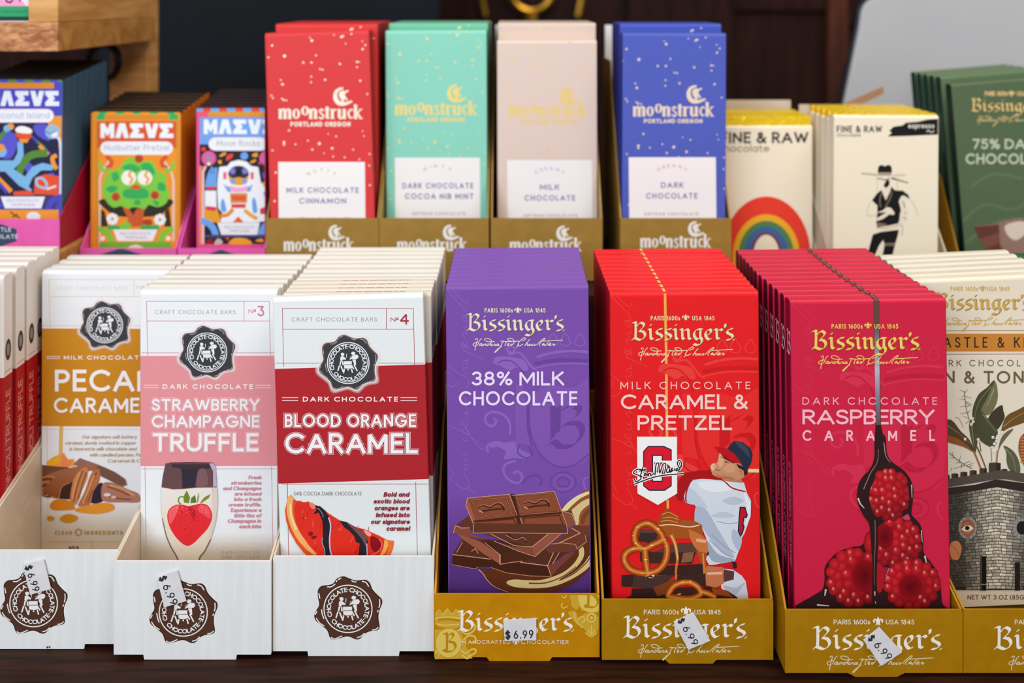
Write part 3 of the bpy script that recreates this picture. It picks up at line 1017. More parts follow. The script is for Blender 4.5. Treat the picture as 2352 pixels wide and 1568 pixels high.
# corner of a printed box on the shelf
F = Face((-40, -60), (70, -60), (-40, 48), (70, 48), 0.6215, 0.330)
F.h = 0.034
mb = MB()
carton(mb, F.w, F.h, 0.05, 'f2e6ee')
a = Art(F.fr, clip=F.clip(), mb=mb)
a.rect(-40, 14, 70, 38, (45, 160, 105)); a.rect(-40, 38, 70, 48, (20, 60, 45))
a.poly("-40,-40 20,-40 58,14 -40,14", (240, 160, 205))
a.line("8,-8 14,4 22,6 30,-4", 4, (60, 40, 50)); a.line("40,-20 44,4", 3, (60, 40, 50))
a.text("MILK CHOCOLATE", -20, 30, 7, (30, 110, 70), x1=62)
o = mb.build('printed_box')
o.location = (F.ox, 0.6225, F.oz); tag(o, 'corner of a pink and green printed box on the pine shelf', 'box')

# grey panel at the upper right
t = empty('grey_panel', (0.39, 0.835, 0))
tag(t, 'light grey rounded panel with dark edge behind the green bars', 'panel')
out = [(0.2745 - .39, 0.0), (0.2885 - .39, 0.20), (0.3125 - .39, 0.318)] + [(0.331 - .39 + .0165 * math.cos(math.radians(q)), 0.331 + .0165 * math.sin(math.radians(q))) for q in (172, 150, 130, 110, 95)] + [(0.52 - .39, 0.352), (0.52 - .39, 0)]
mb = MB(); mb.prism(out, 'y', 0, 0.005, m='grey_plastic', bev=0.0008); mb.build('front_shell', t)
mb = MB(); mb.prism([(x - 0.0016 if x < .1 else x, z + (0.0012 if z > .3 else 0)) for x, z in out], 'y', 0.005, 0.012, m='dark_plastic', bev=0.0008); mb.build('rear_rim', t)

# ------------------------------------------------------------------ front row: white trays with the brown seal
WPROF = [(0, .049), (.075, .072), (.1, .1)]
BROWN = (84, 52, 40)
WTX = (238, 236, 234)
def wtray(X0, X1, Yf, hf, D, tabpx, c, rc, label, extra=None):
    s = Yf / FPX
    w2 = (X1 - X0) / 2
    tab = None
    if tabpx:
        tab = ((tabpx[0] - 1176) * s - (X0 + X1) / 2, (tabpx[1] - 1176) * s - (X0 + X1) / 2, 0.0004)
    def art(a):
        if c:
            seal(a, c[0], c[1], rc, BROWN, (70, 42, 32), WTX, double=False)
        if extra:
            extra(a)
    return tray(X0, X1, Yf, D, 0, hf, [(0, hf)] + WPROF[1:], 'white_card', label, 'white trays with brown seals', tab, 0.0028, 'plain_card', art=art, side='plain_card')  # beige side panels: shade inside the white tray put into their colour

tray(-0.379, -0.2897, 0.493, 0.108, 0, .0515, [(0, .0515), (.075, .074), (.108, .09)], 'white_card', 'white tray at the far left holding the red-spined cannoli bars', 'white trays with brown seals', None, 0.0028, 'plain_card', side='plain_card')  # sides beige here too, shaded white card painted in
def crumb(a):
    a.disc(109, 1486, 2.4, (120, 40, 30)); a.disc(114, 1485, 2, (120, 40, 30)); a.disc(117, 1489, 1, (120, 40, 30))
t, fr = wtray(-0.2893, -0.2090, 0.493, .0525, .12, (-60, 193), (77.3, 1385), 56, 'white tray with brown seal holding the pecan caramel bars', crumb)
sticker(t, fr, K(0, 1270, 6.819)("375,160 700,80 815,535 490,630"), K(0, 1270, 6.819)("400,190")[0], 71, 17, 'white price sticker stuck almost upright', 62)
t, fr = wtray(-0.2083, -0.1261, 0.485, .0515, .115, (331, 542), (421, 1406), 56.6, 'white tray with brown seal holding the strawberry champagne bars')
sticker(t, fr, K(0, 1020, 2.861)("1035,865 1170,820 1230,1020 1085,1060"), K(0, 1020, 2.861)("1046,868")[0], 65, 18, 'white price sticker stuck almost upright', 71)
t, fr = wtray(-0.1257, -0.0411, 0.4876, .0525, .125, (708, 916), (799.3, 1397.7), 56.5, 'white tray with brown seal and no price sticker, blood orange bars inside')

# ------------------------------------------------------------------ cannoli bars seen by their spines
CW, CH, CT = 0.0765, 0.183, 0.0096
mb = MB()
bandc = [(0.0385, 0.1245, (176, 24, 30))]
carton(mb, CW, CH, CT, 'ebe3dc', bandc)
sp = lambda u, v, h: (CW / 2 + h, u, v)
a = Art(lambda x, y: (x, y), place=sp, mb=mb)
a.T = None
def rotup(px, py):   # spine text reads upwards: px along height, py across
    return (CT * 0.72 + py, px)
a.fr = rotup
a.text("CANNOLI TRUFFLE", 0.046, 0, 0.0046, (228, 150, 140), x1=0.116, sw=.14)
a.text("12", 0.028, 0, 0.0048, (150, 130, 120), sw=.14)
a.text("Nº", 0.018, 0, 0.0034, (150, 130, 120), sw=.14)
a.fr = lambda x, y: (x, y)
a.disc(CT * .5, 0.139, .0030, (62, 58, 60), ry=.0062); a.disc(CT * .5, 0.139, .0017, (150, 140, 135), ry=.0036)
for z in (.0365, .127):
    a.line([(0.0006, z), (CT - .0006, z)], .0004, (190, 130, 120))
a.line([(0.0012, .004), (0.0012, .034), (CT - .001, .034)], .0003, (190, 140, 120))
me = mb.mesh('cannoli_carton')
YS = [0.5185, 0.531, 0.5445, 0.557, 0.567, 0.577, 0.5868]
o0 = None
for i, Y in enumerate(YS):
    o = bpy.data.objects.new('chocolate_bar', me) if i == 0 else o0.copy()
    o0 = o0 or o
    COL.objects.link(o)
    o.location = (-0.2911 - CW / 2 - (0.0055 if i == 0 else 0), Y, 0.0042)
    tag(o, 'white cannoli bar with red-banded spine, %s of seven at the far left' % ORD[i], 'chocolate bar', 'cannoli bars in the far left tray')

# ------------------------------------------------------------------ front cartons of the white stacks
def white_front(tl, tr, bl, br, Y, t, band, desc, label, dk, line, hdr, no, noch, sealc, sealr, sub, subx, suby, title, paper, pos, lim):
    """common layout: framed header, wax seal, coloured band with title"""
    F = Face(tl, tr, bl, br, Y, 0.0042, rollk=1.0)
    F.fit(*lim, .075 if Y > .55 else .056, 0.0)
    mb = MB()
    z0, z1 = F.zpx(band[1]), F.zpx(band[0])
    carton(mb, F.w, F.h, t, paper, [(z0, z1, band[2])])
    a = Art(F.fr, clip=F.clip(), mb=mb)
    fx0, fx1, fy0, fy1, dv, hl = hdr
    for s in ([(fx0, fy0), (fx1, fy0)], [(fx0 + 1, fy1), (fx1 + .5, fy1)], [(dv, fy0), (dv, fy1)], [(fx0, fy0), (fx0 + 3, band[0])], [(fx1, fy0), (fx1 + 2.5, band[0])],
              [(tl[0] + 3, hl), (tr[0] + 4, hl)]):
        a.line(s, 1.3, line)
    for s in ([(bl[0] + 2, band[1] + 6.5), (br[0] - 2, band[1] + 6.5)], [(bl[0] + 15, band[1] + 1), (bl[0] + 18, bl[1])], [(fx1 + 5, band[1] + 1), (fx1 + 9, bl[1])]):
        a.line(s, 1.3, line)
    F.top = a.top
    o = mb.build('chocolate_bar')
    o.location = (F.ox, Y, F.oz); o.rotation_euler = (0, F.th, 0)
    tag(o, label, 'chocolate bar', desc)
    a = layer(F)
    a.text("CRAFT CHOCOLATE BARS", pos[0], pos[2], pos[3], (165, 158, 160) if not dk else dk, x1=pos[1], sw=.12, track=.3)
    a.text("Nº", no[0], no[2], no[3], line, x1=no[1], sw=.15)
    a.text(noch[0], noch[1], noch[3], noch[4], line, x1=noch[2], sw=.15)
    a.text(sub, subx[0], suby[1], suby[1] - suby[0], (246, 238, 236), x1=subx[1], sw=.2, track=.42)
    for x0, x1 in (subx[2], subx[3]):
        for y in (suby[0] + 2.2, suby[1] - 2.8):
            a.line([(x0, y), (x1, y)], 1.6, (240, 225, 222))
    for tx, x0, x1, y0, y1, fancy in title:
        cap = y1 - y0
        if fancy:
            a.text(tx, x0, y1, cap, (240, 205, 208), x1=x1, sw=.17, extra=5.4)
            a.text(tx, x0, y1, cap, band[2], x1=x1, sw=.17, extra=3.4)
        a.text(tx, x0, y1, cap, (246, 242, 243), x1=x1, sw=.17)
    fin(a, 'title_lettering', o, F)
    a = layer(F, False)
    seal(a, sealc[0], sealc[1], sealr, (54, 56, 62), (122, 94, 90), (236, 236, 238), halo=(252, 243, 240), m='wax')
    e = fin(a, 'wax_seal', o, F); e['label'] = 'embossed dark wax seal'
    a = layer(F)
    return F, o, a

# strawberry champagne
PINK = (232, 148, 154)
F, o, a = white_front((322, 668), (632, 666), (318, 1290), (638, 1290), 0.517, 0.0088, (817, 1070, PINK), 'strawberry champagne bars',
    'white bar with pink band and strawberry picture, front of its stack', None, (208, 128, 138), (336.4, 618.6, 692, 737, 560.6, 810),
    (571, 588, 719.6, 10), ('ʒ', 591, 607.5, 726, 24), (476, 808.7), 46.5, "DARK CHOCOLATE", (373.7, 578, (330, 364.5), (586.7, 622)), (882, 893),
    [("STRAWBERRY", 349, 596, 915.5, 942.6, 1), ("CHAMPAGNE", 349, 596, 953, 981, 1), ("TRUFFLE", 351, 594, 994, 1036, 1)], 'eef0f2', (356.5, 538, 721, 9.5), (-.2083, -.1261))
FS = F
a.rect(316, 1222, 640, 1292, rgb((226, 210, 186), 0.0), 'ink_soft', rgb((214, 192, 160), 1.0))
k = K(340, 1040, 6.032)
a.poly(k("190,480 185,700 205,900 260,1130 330,1300 415,1470 430,1540 700,1540 715,1470 780,1360 870,1190 935,950 965,700 960,480"), (236, 230, 222), c2=(224, 205, 180))
a.poly(k("880,480 960,480 960,700 930,950 870,1190 780,1360 850,1100 890,800"), (222, 208, 196))
a.line(k("188,480 184,700 203,900"), 1.2, (205, 200, 198), smooth=True)
a.line(k("203,900 255,1130 325,1300 410,1450 418,1540"), 2, (120, 96, 80), smooth=True, w2=4)
a.line(k("962,480 968,700 940,950 870,1190"), 1.2, (200, 190, 184), smooth=True)
a.line(k("870,1190 790,1350 722,1440 712,1540"), 2.4, (130, 92, 60), smooth=True, w2=4.5)
a.poly(k("245,140 330,130 900,130 940,180 960,465 800,466 700,470 500,490 350,495 190,465 205,330"), (106, 74, 78))
a.poly(k("430,150 640,150 700,230 650,470 480,485 470,260"), (52, 46, 60))
a.poly(k("330,150 900,150 900,200 700,225 480,215 330,190"), (66, 50, 58))
a.poly(k("700,240 800,225 830,430 680,455"), (128, 92, 94), smooth=True)
a.poly(k("850,140 900,135 940,180 958,460 905,462 905,250"), (190, 176, 200))
a.line(k("300,132 600,126 890,132"), 1.4, (46, 32, 36))
a.line(k("190,467 350,497 500,492 700,472 958,468"), 1, (190, 90, 90))
SB = k("270,870 300,770 380,715 480,710 560,728 640,715 740,695 830,720 885,810 885,920 830,1040 740,1140 640,1240 560,1280 480,1250 380,1150 300,1010")
a.poly(SB, (230, 44, 52), smooth=True)
a.poly(k("285,860 310,780 380,730 430,730 400,830 330,960 300,960"), (240, 96, 100), smooth=True)
a.poly(k("720,720 820,735 870,820 860,900 780,850 700,790"), (240, 84, 88), smooth=True)
a.poly(k("560,740 640,740 660,820 640,930 600,850"), (196, 30, 48), smooth=True)
rnd = random.Random(3)
a.up()
for i in range(70):
    x, y = rnd.uniform(320, 840), rnd.uniform(790, 1230)
    if abs(x - 575) > (1290 - y) * 0.62 + 10: continue
    px, py = k([(x, y)])[0]
    a.disc(px, py, .75, (130, 20, 30), ry=1.2, n=6, up=False)
for i in range(60):
    x, y = rnd.uniform(300, 860), rnd.uniform(715, 830)
    px, py = k([(x, y)])[0]
    a.disc(px, py, .7, (250, 170, 150), n=5, up=False)
for s, c in (("540,510 585,610 570,690 500,680 495,600", (112, 138, 44)), ("655,575 675,680 590,690 600,620", (98, 122, 38)), ("870,560 845,620 740,690 720,690 780,610", (120, 140, 48)),
             ("705,535 712,600 690,690 680,660 690,600", (140, 150, 70))):
    a.poly(k(s), c)
a.line(k("460,700 432,680 428,625 460,600 500,605"), 3, (112, 138, 44), smooth=True)
fin(a, 'strawberry_glass_print', o, F)
a = layer(F)
for i, s in enumerate(("Fresh", "strawberries", "and Champagne", "are infused", "into a fresh", "cream truffle.", "Experience a", "little fizz of", "Champagne in", "each bite")):
    a.text(s, 600 - i * .1, 1099.5 + i * 12.45, 8.6, (214, 140, 156), align='r', sw=.2, slant=.2, track=.1)
a.text("54% COCOA", 509, 1270.5, 7.5, (204, 172, 150), x1=597, sw=.11); 
a.text("DARK CHOCOLATE", 509, 1281.4, 7.5, (204, 172, 150), x1=598, sw=.11)
fin(a, 'side_note', o, F)

# blood orange caramel
RED = (178, 38, 46)
F, o, a = white_front((628, 680), (973, 679.5), (645, 1278), (992, 1276), 0.497, 0.0066, (841.5, 1105, RED), 'blood orange caramel bars',
    'white bar with dark red band and blood orange slice, front of its stack', (150, 142, 150), (168, 52, 66), (648.5, 949.7, 708, 755.7, 887.5, 833.5),
    (897, 915.6, 738.5, 10), ('4', 918, 939, 745, 25), (800, 833), 49, "DARK CHOCOLATE", (695.6, 911, (648, 685), (920, 958)), (910.7, 922),
    [("BLOOD ORANGE", 654, 955.5, 950.5, 980, 1), ("CARAMEL", 655, 959.6, 994, 1040.7, 1)], 'e6eaea', (670, 863, 738, 9.5), (-.1257, -.0411))
FB = F
k = K(640, 1100, 7.35)
OUT = k("210,260 150,340 110,520 130,700 190,880 300,1080 420,1230 520,1320 760,1400 1500,1400 1800,1380 1870,1305 1930,1170 1950,1040 1830,1020 1700,950 1450,840 1300,800 1030,690 840,570 700,460 620,430 500,370 380,400 385,360 300,360 240,310")
a.poly(OUT, (226, 84, 34))
a.line(k("215,285 190,400 190,560 240,750 340,950 480,1120 640,1250"), 13, (244, 176, 104), smooth=True)
a.line(k("200,420 215,620 300,850"), 5, (250, 214, 160), smooth=True)
a.poly(k("300,375 500,385 620,440 700,470 840,580 1030,700 1300,810 1450,850 1700,960 1800,1030 1830,1120 1780,1260 1700,1390 760,1390 640,1250 520,1120 400,950 300,740 262,500"), (226, 48, 34))
a.poly(k("1840,1025 1945,1045 1925,1170 1870,1300 1800,1320 1850,1160"), (236, 116, 44))
a.poly(k("1790,1010 1840,1030 1850,1120 1800,1240 1690,1330 1770,1150"), (243, 172, 92))
rnd = random.Random(8)
a.up()
for i in range(46):
    x, y = rnd.uniform(330, 1700), rnd.uniform(480, 1280)
    if y < 420 + (x - 300) * .42 or x < 280 + (y - 600) * .55: continue
    l = rnd.uniform(40, 150)
    c = rnd.choice([(246, 92, 66), (190, 20, 24), (250, 130, 110), (205, 30, 28), (160, 14, 22)])
    a.line(k([(x, y), (x + l * .25, y - l * .45), (x + l * .32, y - l)]), 2.6, c, smooth=True, w2=.6, up=False)
for s, c in (("1560,960 1690,1010 1740,1080 1720,1180 1640,1230 1560,1150", (140, 14, 22)), ("500,900 570,880 580,930 530,960", (150, 16, 22)), ("560,960 640,950 620,1000 560,1000", (140, 14, 20)),
             ("520,385 610,430 600,500 540,470", (240, 130, 110)), ("1450,850 1560,910 1540,960 1470,920", (248, 160, 160))):
    a.poly(k(s), c, smooth=True)
a.line(k("1700,1000 1745,1090 1700,1200 1560,1280"), 2.5, (240, 110, 100), smooth=True)
a.poly(k("630,440 700,450 790,530 860,650 885,800 870,1000 880,1180 920,1305 950,1400 790,1400 760,1180 720,1040 750,950 740,700 680,560 585,585 640,510"), (40, 32, 42))
a.line(k("655,480 700,520 745,590 755,640"), 1.5, (160, 150, 165), smooth=True)
a.line(k("845,640 880,780 862,1000 872,1180 905,1300 940,1400"), 3, (204, 194, 228), smooth=True)
a.line(k("742,980 735,1060 775,1180 785,1300"), 1.6, (190, 184, 205), smooth=True)
a.poly(k("1030,690 1150,720 1290,800 1400,860 1470,930 1510,1050 1520,1305 1520,1400 1330,1400 1370,1080 1310,1060 1280,960 1200,870 1100,800"), (44, 34, 42))
a.poly(k("1160,740 1300,810 1440,900 1485,1020 1470,1120 1410,1010 1300,880"), (116, 80, 82), smooth=True)
a.line(k("1490,1080 1500,1300 1500,1400"), 3, (190, 178, 205))
fin(a, 'blood_orange_print', o, F)
a = layer(F)
a.text("54% COCOA DARK CHOCOLATE", 674.7, 1136.6, 8.4, (140, 122, 130), x1=831, sw=.1)
for i, (s, x0) in enumerate((("Bold and", 1770), ("exotic blood", 1600), ("oranges are", 1615), ("infused into", 1640), ("our signature", 1555), ("caramel", 1815))):
    a.text(s, 640 + x0 / 7.35, 1139.6 + i * 15.6, 10.6, (146, 36, 54), x1=939.5 + i * .3, sw=.24, slant=.2, track=.09)
fin(a, 'side_note', o, F)

# pecan caramel
GLD = (204, 138, 34)
F, o, a = white_front((97, 622), (386, 623), (93, 1262), (386, 1262), 0.567, 0.009, (754.5, 979, GLD), 'pecan caramel bars',
    'white bar with golden band and pecan picture, front of its stack', (228, 212, 184), (222, 196, 148), (112, 367, 642, 681, 308, 748),
    (314, 332, 664.5, 9), ('17', 336, 357, 665, 15), (241, 746.5), 42, "MILK CHOCOLATE", (146.7, 328, (107, 139), (337, 370)), (816, 825.6),
    [("PECAN", 126, 357, 848.6, 898.6, 0), ("CARAMEL", 124, 345, 913, 947.5, 0)], 'eceef2', (127.5, 291, 666, 9), (-.2893, -.2090))
FP = F
k = K(80, 980, 5.408)
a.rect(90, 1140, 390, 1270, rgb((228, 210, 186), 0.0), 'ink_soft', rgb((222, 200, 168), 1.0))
a.line(k("330,-10 325,150 322,350"), 8, (226, 180, 96))
a.poly(k("140,440 230,370 310,340 360,320 410,400 490,395 500,490 180,500"), (238, 160, 64)); a.poly(k("150,440 240,380 310,370 300,440 180,480"), (240, 176, 40), smooth=True)
a.poly(k("350,330 400,400 470,420 420,490 330,480"), (236, 136, 84), smooth=True)
a.poly(k("70,470 420,500 500,560 200,600 80,660"), (118, 72, 52))
a.poly(k("480,460 560,385 800,470 1000,560 1130,650 1150,720 1100,740 900,650 750,560 560,500"), (150, 106, 90))
a.poly(k("800,480 1000,565 1120,660 1090,730 900,650 760,560"), (120, 82, 70), smooth=True)
a.poly(k("150,590 330,530 520,490 700,470 800,480 500,640 450,700 330,760 290,890 130,860 75,830 80,720"), (166, 104, 72), c2=(140, 74, 38))
for i, (rx, ry) in enumerate(((150, 130), (110, 110), (75, 85), (45, 55), (20, 28))):
    a.line(k(arc(150 + 30 - i * 18, 740 + i * 12, rx, ry, 70, 300, 14)), 3.6, (96, 48, 24) if i % 2 else (196, 122, 66), smooth=False)
a.poly(k("330,750 440,690 480,680 470,900 300,890"), (66, 36, 32)); a.line(k("300,880 340,740 440,690"), 2.6, (176, 110, 66), smooth=True)
a.poly(k("720,780 830,690 870,800 850,920 700,940"), (48, 36, 52), smooth=True)
for s, c in (("600,510 660,520 650,640 590,780 530,940 470,970 440,930 450,790 500,610", (198, 128, 80)), ("760,520 810,540 800,680 730,800 690,950 620,980 540,970 620,800 690,600", (184, 112, 72)),
             ("850,700 1000,700 1150,770 1290,830 1300,930 1100,935 900,930 830,880", (176, 120, 98))):
    a.poly(k(s), c, smooth=True)
for s in ("600,540 540,700 480,930", "640,560 590,720 540,900", "770,560 700,720 620,930", "720,780 660,930", "900,740 1050,790 1180,850", "870,840 1000,880 1200,900"):
    a.line(k(s), 2.6, (120, 62, 36), smooth=True)
for s in ("560,560 500,720 470,900", "740,600 660,800 600,950", "930,720 1080,760 1240,850"):
    a.line(k(s), 3, (226, 160, 104), smooth=True)
a.disc(*k("900,840")[0], 8, (225, 215, 225), ry=4); a.disc(*k("980,870")[0], 6, (220, 190, 190), ry=3)
for s, c in (("190,970 260,900 420,910 500,1000 450,1030 230,1030", (214, 130, 28)), ("500,1020 700,960 900,940 990,980 960,1040 780,1080 560,1060", (226, 146, 46)),
             ("150,1130 190,1100 250,1130 230,1160 180,1165", (206, 136, 30)), ("310,1130 400,1080 500,1095 540,1140 450,1190 350,1180", (206, 134, 28))):
    a.poly(k(s), c, smooth=True)
fin(a, 'pecan_print', o, F)
a = layer(F)
for i, (s, x0) in enumerate((("Our signature salt buttery", 585), ("caramel, slowly cooked in copper", 375), ("is layered in milk chocolate and", 430), ("with candied pecans. Pair", 680), ("Caramel & Choc", 900))):
    a.text(s, 80 + x0 / 5.408, 1006.5 + i * 13.7, 8, (196, 166, 122), x1=(314, 312, 313, 330, 345)[i], sw=.17, slant=.2, track=.1)
a.text("CLEAN", 126.5, 1227, 9, (178, 136, 62), x1=165.5, sw=.22, track=.3)
a.text("INGREDIENTS", 194, 1227, 9, (178, 136, 62), x1=282, sw=.22, track=.3)
a.line(k(arc(545, 1305, 38, 38, 0, 360, 18)), 3, (178, 136, 62))
a.line(k("155,1425 1300,1425"), 1.4, (204, 178, 132)); a.line(k("715,1425 715,1540"), 1.4, (204, 178, 132))
a.text("103", 158, 1264, 11, (70, 66, 56), sw=.2)
fin(a, 'side_note', o, F)

# the bars behind them
def simple_back(F, t, col, bands, top=None, name='carton', extra=None):
    mb = MB()
    carton(mb, F.w, F.h, t, col, bands, top=top)
    if extra:
        extra(mb, F)
    return mb.mesh(name)
bz = lambda F, b: [(F.zpx(b[1]), F.zpx(b[0]), b[2])]
Yp = [0.577, 0.5875, 0.598]
back_bars(simple_back(FP, .0076, 'dedbd4', bz(FP, (754.5, 979, GLD))), FP, [0] * 3, 292, 'white pecan caramel bar with golden-banded spine, %s in its row of four', 'pecan caramel bars', Yp, lean=.3)
Ys = [0.5262, 0.5352, 0.5442, 0.5535, 0.563, 0.574, 0.5855]
back_bars(simple_back(FS, .0074, 'dedad2', bz(FS, (817, 1070, PINK))), FS, [0] * 7, 577, 'strawberry champagne bar with pink-banded spine, %s in its row of eight', 'strawberry champagne bars', Ys, lean=.3)
note = True
def topnote(mb, F):
    a = Art(lambda x, y: (x, y), place=lambda u, v, h: (u, v, F.h + h), mb=mb)
    rnd = random.Random(5)
    x = -0.012 if note else 9
    while x < 0.026:
        l = rnd.uniform(.002, .005)
        a.line([(x, .0033), (x + l, .0033)], .0009, (190, 96, 96), up=False)
        x += l + .0009
    sp = lambda u, v, h: (F.w / 2 + h, u, v)
    a = Art(lambda x, y: (x, y), place=sp, mb=mb)
    a.disc(.0033, F.zpx(800), .0022, (62, 58, 60), ry=.006)
    for z in range(26):
        a.line([(.0033, F.zpx(860 + z * 9)), (.0033, F.zpx(864.5 + z * 9))], .0007, (226, 150, 140), up=False)
    a.line([(.001, .02), (.001, .05), (.0056, .05), (.0056, .02)], .0004, (90, 70, 66))
Yb = [0.5038, 0.5106, 0.5174, 0.5242]
back_bars(simple_back(FB, .0064, 'dcd4c6', bz(FB, (841.5, 1105, RED)), extra=topnote), FB, [0] * 4, 857, 'blood orange caramel bar with red print on top, %s in its row of thirteen', 'blood orange caramel bars', Yb, lean=.3)
note = False
Yb = [0.531, 0.5382, 0.548, 0.5585, 0.5675, 0.577, 0.586, 0.5945]
back_bars(simple_back(FB, .0066, 'ded9cf', bz(FB, (841.5, 1105, RED)), extra=topnote), FB, [0] * 8, 877, 'blood orange caramel bar with dark red spine, %s in its row of thirteen', 'blood orange caramel bars', Yb, first=5, lean=.12)
# ------------------------------------------------------------------ front row: gold trays and bars with the blackletter name
CREAM = (243, 238, 226)
GPROF = [(0, .034), (.034, .073), (.062, .1), (.098, .1)]
GOLDL, GOLDD = (250, 226, 160), (150, 112, 40)

def gold2(paris, usa, fl, logo, base, scr, sbase):
    def art(a):
        a.text("PARIS 1600s", paris[0], paris[2], 11, CREAM, x1=paris[1], sw=.13)
        a.text("USA 1845", usa[0], paris[2], 11, CREAM, x1=usa[1], sw=.13)
        fleur(a, fl[0], fl[1], 12, CREAM, 'ink')
        blackletter(a, logo[0], logo[1], base, CREAM, None, 'ink', 30)
        handscript(a, scr[0], scr[1], sbase, (226, 212, 176), 'ink', 15)
    return art

def art1(a):   # amber tray with pale crests
    k = K(990, 1350, 5.88)
    pale, mid, deep = (226, 196, 92), (208, 164, 52), (190, 136, 24)
    a.poly(k("65,330 70,320 100,290 130,340 160,330 225,260 260,330 300,330 350,290 390,310 400,340 395,440 390,520 330,550 200,540 90,520 50,430"), mid)
    a.line(k("60,410 230,395 395,410"), 4, pale, smooth=True); a.line(k("95,430 230,420 395,440"), 6, deep, smooth=True)
    a.line(k("60,480 150,500 230,500 380,490"), 3, pale, smooth=True)
    for x in (110, 225, 340):
        a.line(k([(x - 50, 370), (x, 290), (x + 50, 370)]), 1.5, pale, smooth=True)
    a.poly(k("40,560 400,560 440,700 480,800 560,950 40,960"), mid)
    for s in ("400,560 470,620 560,590 600,520 560,470", "440,690 520,640 590,660 600,720 540,740", "390,830 470,880 540,830 600,830 590,880 500,920", "420,900 480,950 540,920", "40,880 90,850 110,900"):
        a.line(k(s), 4, pale, smooth=True)
    a.disc(*k("238,740")[0], 30, pale, ry=34); a.line(k(arc(238, 740, 176, 200, 0, 360, 30)), 1, deep)
    for s in ("165,625 215,625 212,850", "215,660 270,610 300,650 240,720", "240,722 310,740 330,800 290,850 215,855 165,830"):
        a.nib(k(s), 2.8, -2.2, deep, 'ink', True, 2)
    a.poly(k("1880,-10 1870,90 1900,250 1960,300 2010,250 2030,300 2130,330 2280,330 2400,300 2400,-10"), mid)
    a.poly(k("2000,-10 1990,130 2030,260 2130,320 2250,310 2380,200 2380,-10"), pale, smooth=True)
    for s in ("2075,225 2120,250 2125,40", "2125,252 2220,250 2255,170 2200,90 2150,80"):
        a.nib(k(s), 3, -2.4, deep, 'ink', True, 2)
    a.poly(k("1850,330 1950,310 1990,400 2080,340 2200,330 2280,420 2260,540 2200,650 2130,640 2060,540 1960,480"), mid, smooth=True)
    for s in ("1770,110 1800,130 1830,90 1800,70", "1780,200 1760,240 1790,270 1850,240", "1930,330 1960,440 2050,540", "1980,420 2040,380 2080,430 2030,470", "2080,600 2160,650 2240,600", "2165,500 2165,620", "2120,560 2165,620 2210,560"):
        a.line(k(s), 2.6, pale, smooth=True)
    a.disc(*k("2165,400")[0], 11, pale)
    a.disc(*k("2165,400")[0], 7, deep); a.disc(*k("2165,400")[0], 4, pale)
    blackletter(a, 1051, 1317, 1447.8, CREAM, None, 'ink', 32)
    a.text("H", 1061, 1478, 11, CREAM, sw=.13); a.text("ANDCRAFTED", 1075, 1477.6, 8.6, CREAM, x1=1172, sw=.13, track=.3)
    fleur(a, 1185, 1474, 8, CREAM, 'ink')
    a.text("C", 1196.6, 1478, 11, CREAM, sw=.13); a.text("HOCOLATIER", 1211, 1477.6, 8.6, CREAM, x1=1306, sw=.13, track=.3)

LOW = [(0, .034), (.03, .045)]
def gtray(X0, X1, Yf, hf, D, tabpx, sl, m, label, art, inner='gold_card_inside', profs=None):
    s = Yf / FPX
    tab = ((tabpx[0] - 1176) * s - (X0 + X1) / 2, (tabpx[1] - 1176) * s - (X0 + X1) / 2, sl) if tabpx else None
    prof = [(0, hf)] + [(d, h + hf - .034) for d, h in GPROF[1:-1]] + [(D, .1 + hf - .034)]
    return tray(X0, X1, Yf, D, 0, hf, prof, m, label, 'gold trays of the front row', tab, 0.0022, inner, art=art, profs=profs)

t, fr = gtray(-.0407, .0457, .484, .0350, .096, (1124, 1262), .0015, 'amber_card', 'amber gold tray printed with pale crests, holding the purple bars', art1)
sticker(t, fr, K(990, 1350, 5.88)("975,410 1420,390 1422,680 995,695"), K(990, 1350, 5.88)("1003,670")[0], -2.5, 19, 'white price sticker set level', 65)
k = K(1340, 980, 2.667)
t, fr = gtray(.0468, .1358, .482, .0334, .102, (1537, 1637), .002, 'gold_card', 'gold tray holding the bright red caramel pretzel bars',
              gold2((1478.7, 1559, 1410.5), (1595, 1655), (1575.5, 1403), (1432, 1715), 1463.7, (1465.6, 1698), 1497.5))
sticker(t, fr, k("550,1185 670,1125 775,1300 640,1355"), k("572,1178")[0], 58, 16, 'white price sticker tilted steeply', 69)
k = K(1740, 1020, 2.861)
t, fr = gtray(.1392, .2297, .4726, .0342, .112, (1965, 2060), .004, 'gold_card', 'gold tray holding the magenta raspberry caramel bars',
              gold2((1914.8, 1998.7, 1433.5), (2035, 2100), (2016.8, 1427), (1867, 2163), 1490, (1899, 2143.7), 1525), profs={1: LOW})
sticker(t, fr, k("690,1275 795,1190 945,1355 805,1445"), k("714,1268")[0], 47, 17, 'white price sticker tilted at a slant', 69)
t, fr = gtray(.2301, .326, .4726, .0344, .106, None, .002, 'gold_card', 'gold tray cut off by the right edge, holding the castle bars',
              gold2((2330.7, 2415, 1433.5), (2451, 2516), (2433, 1427), (2283.5, 2580), 1490, (2316.7, 2561), 1525), profs={-1: LOW})

def brand(a, paris, usa, py, fl, logo, base, scr, sbase, gl=GOLDL, gd=GOLDD, m='foil'):
    a.text("PARIS 1600s", paris[0], py, 10.5, gl, x1=paris[1], sw=.15, m=m)
    a.text("USA 1845", usa[0], py, 10.5, gl, x1=usa[1], sw=.15, m=m)
    fleur(a, fl[0], fl[1], 8.5, gl, m)
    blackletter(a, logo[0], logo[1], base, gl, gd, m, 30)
    handscript(a, scr[0], scr[1], sbase, gl, m, 15)

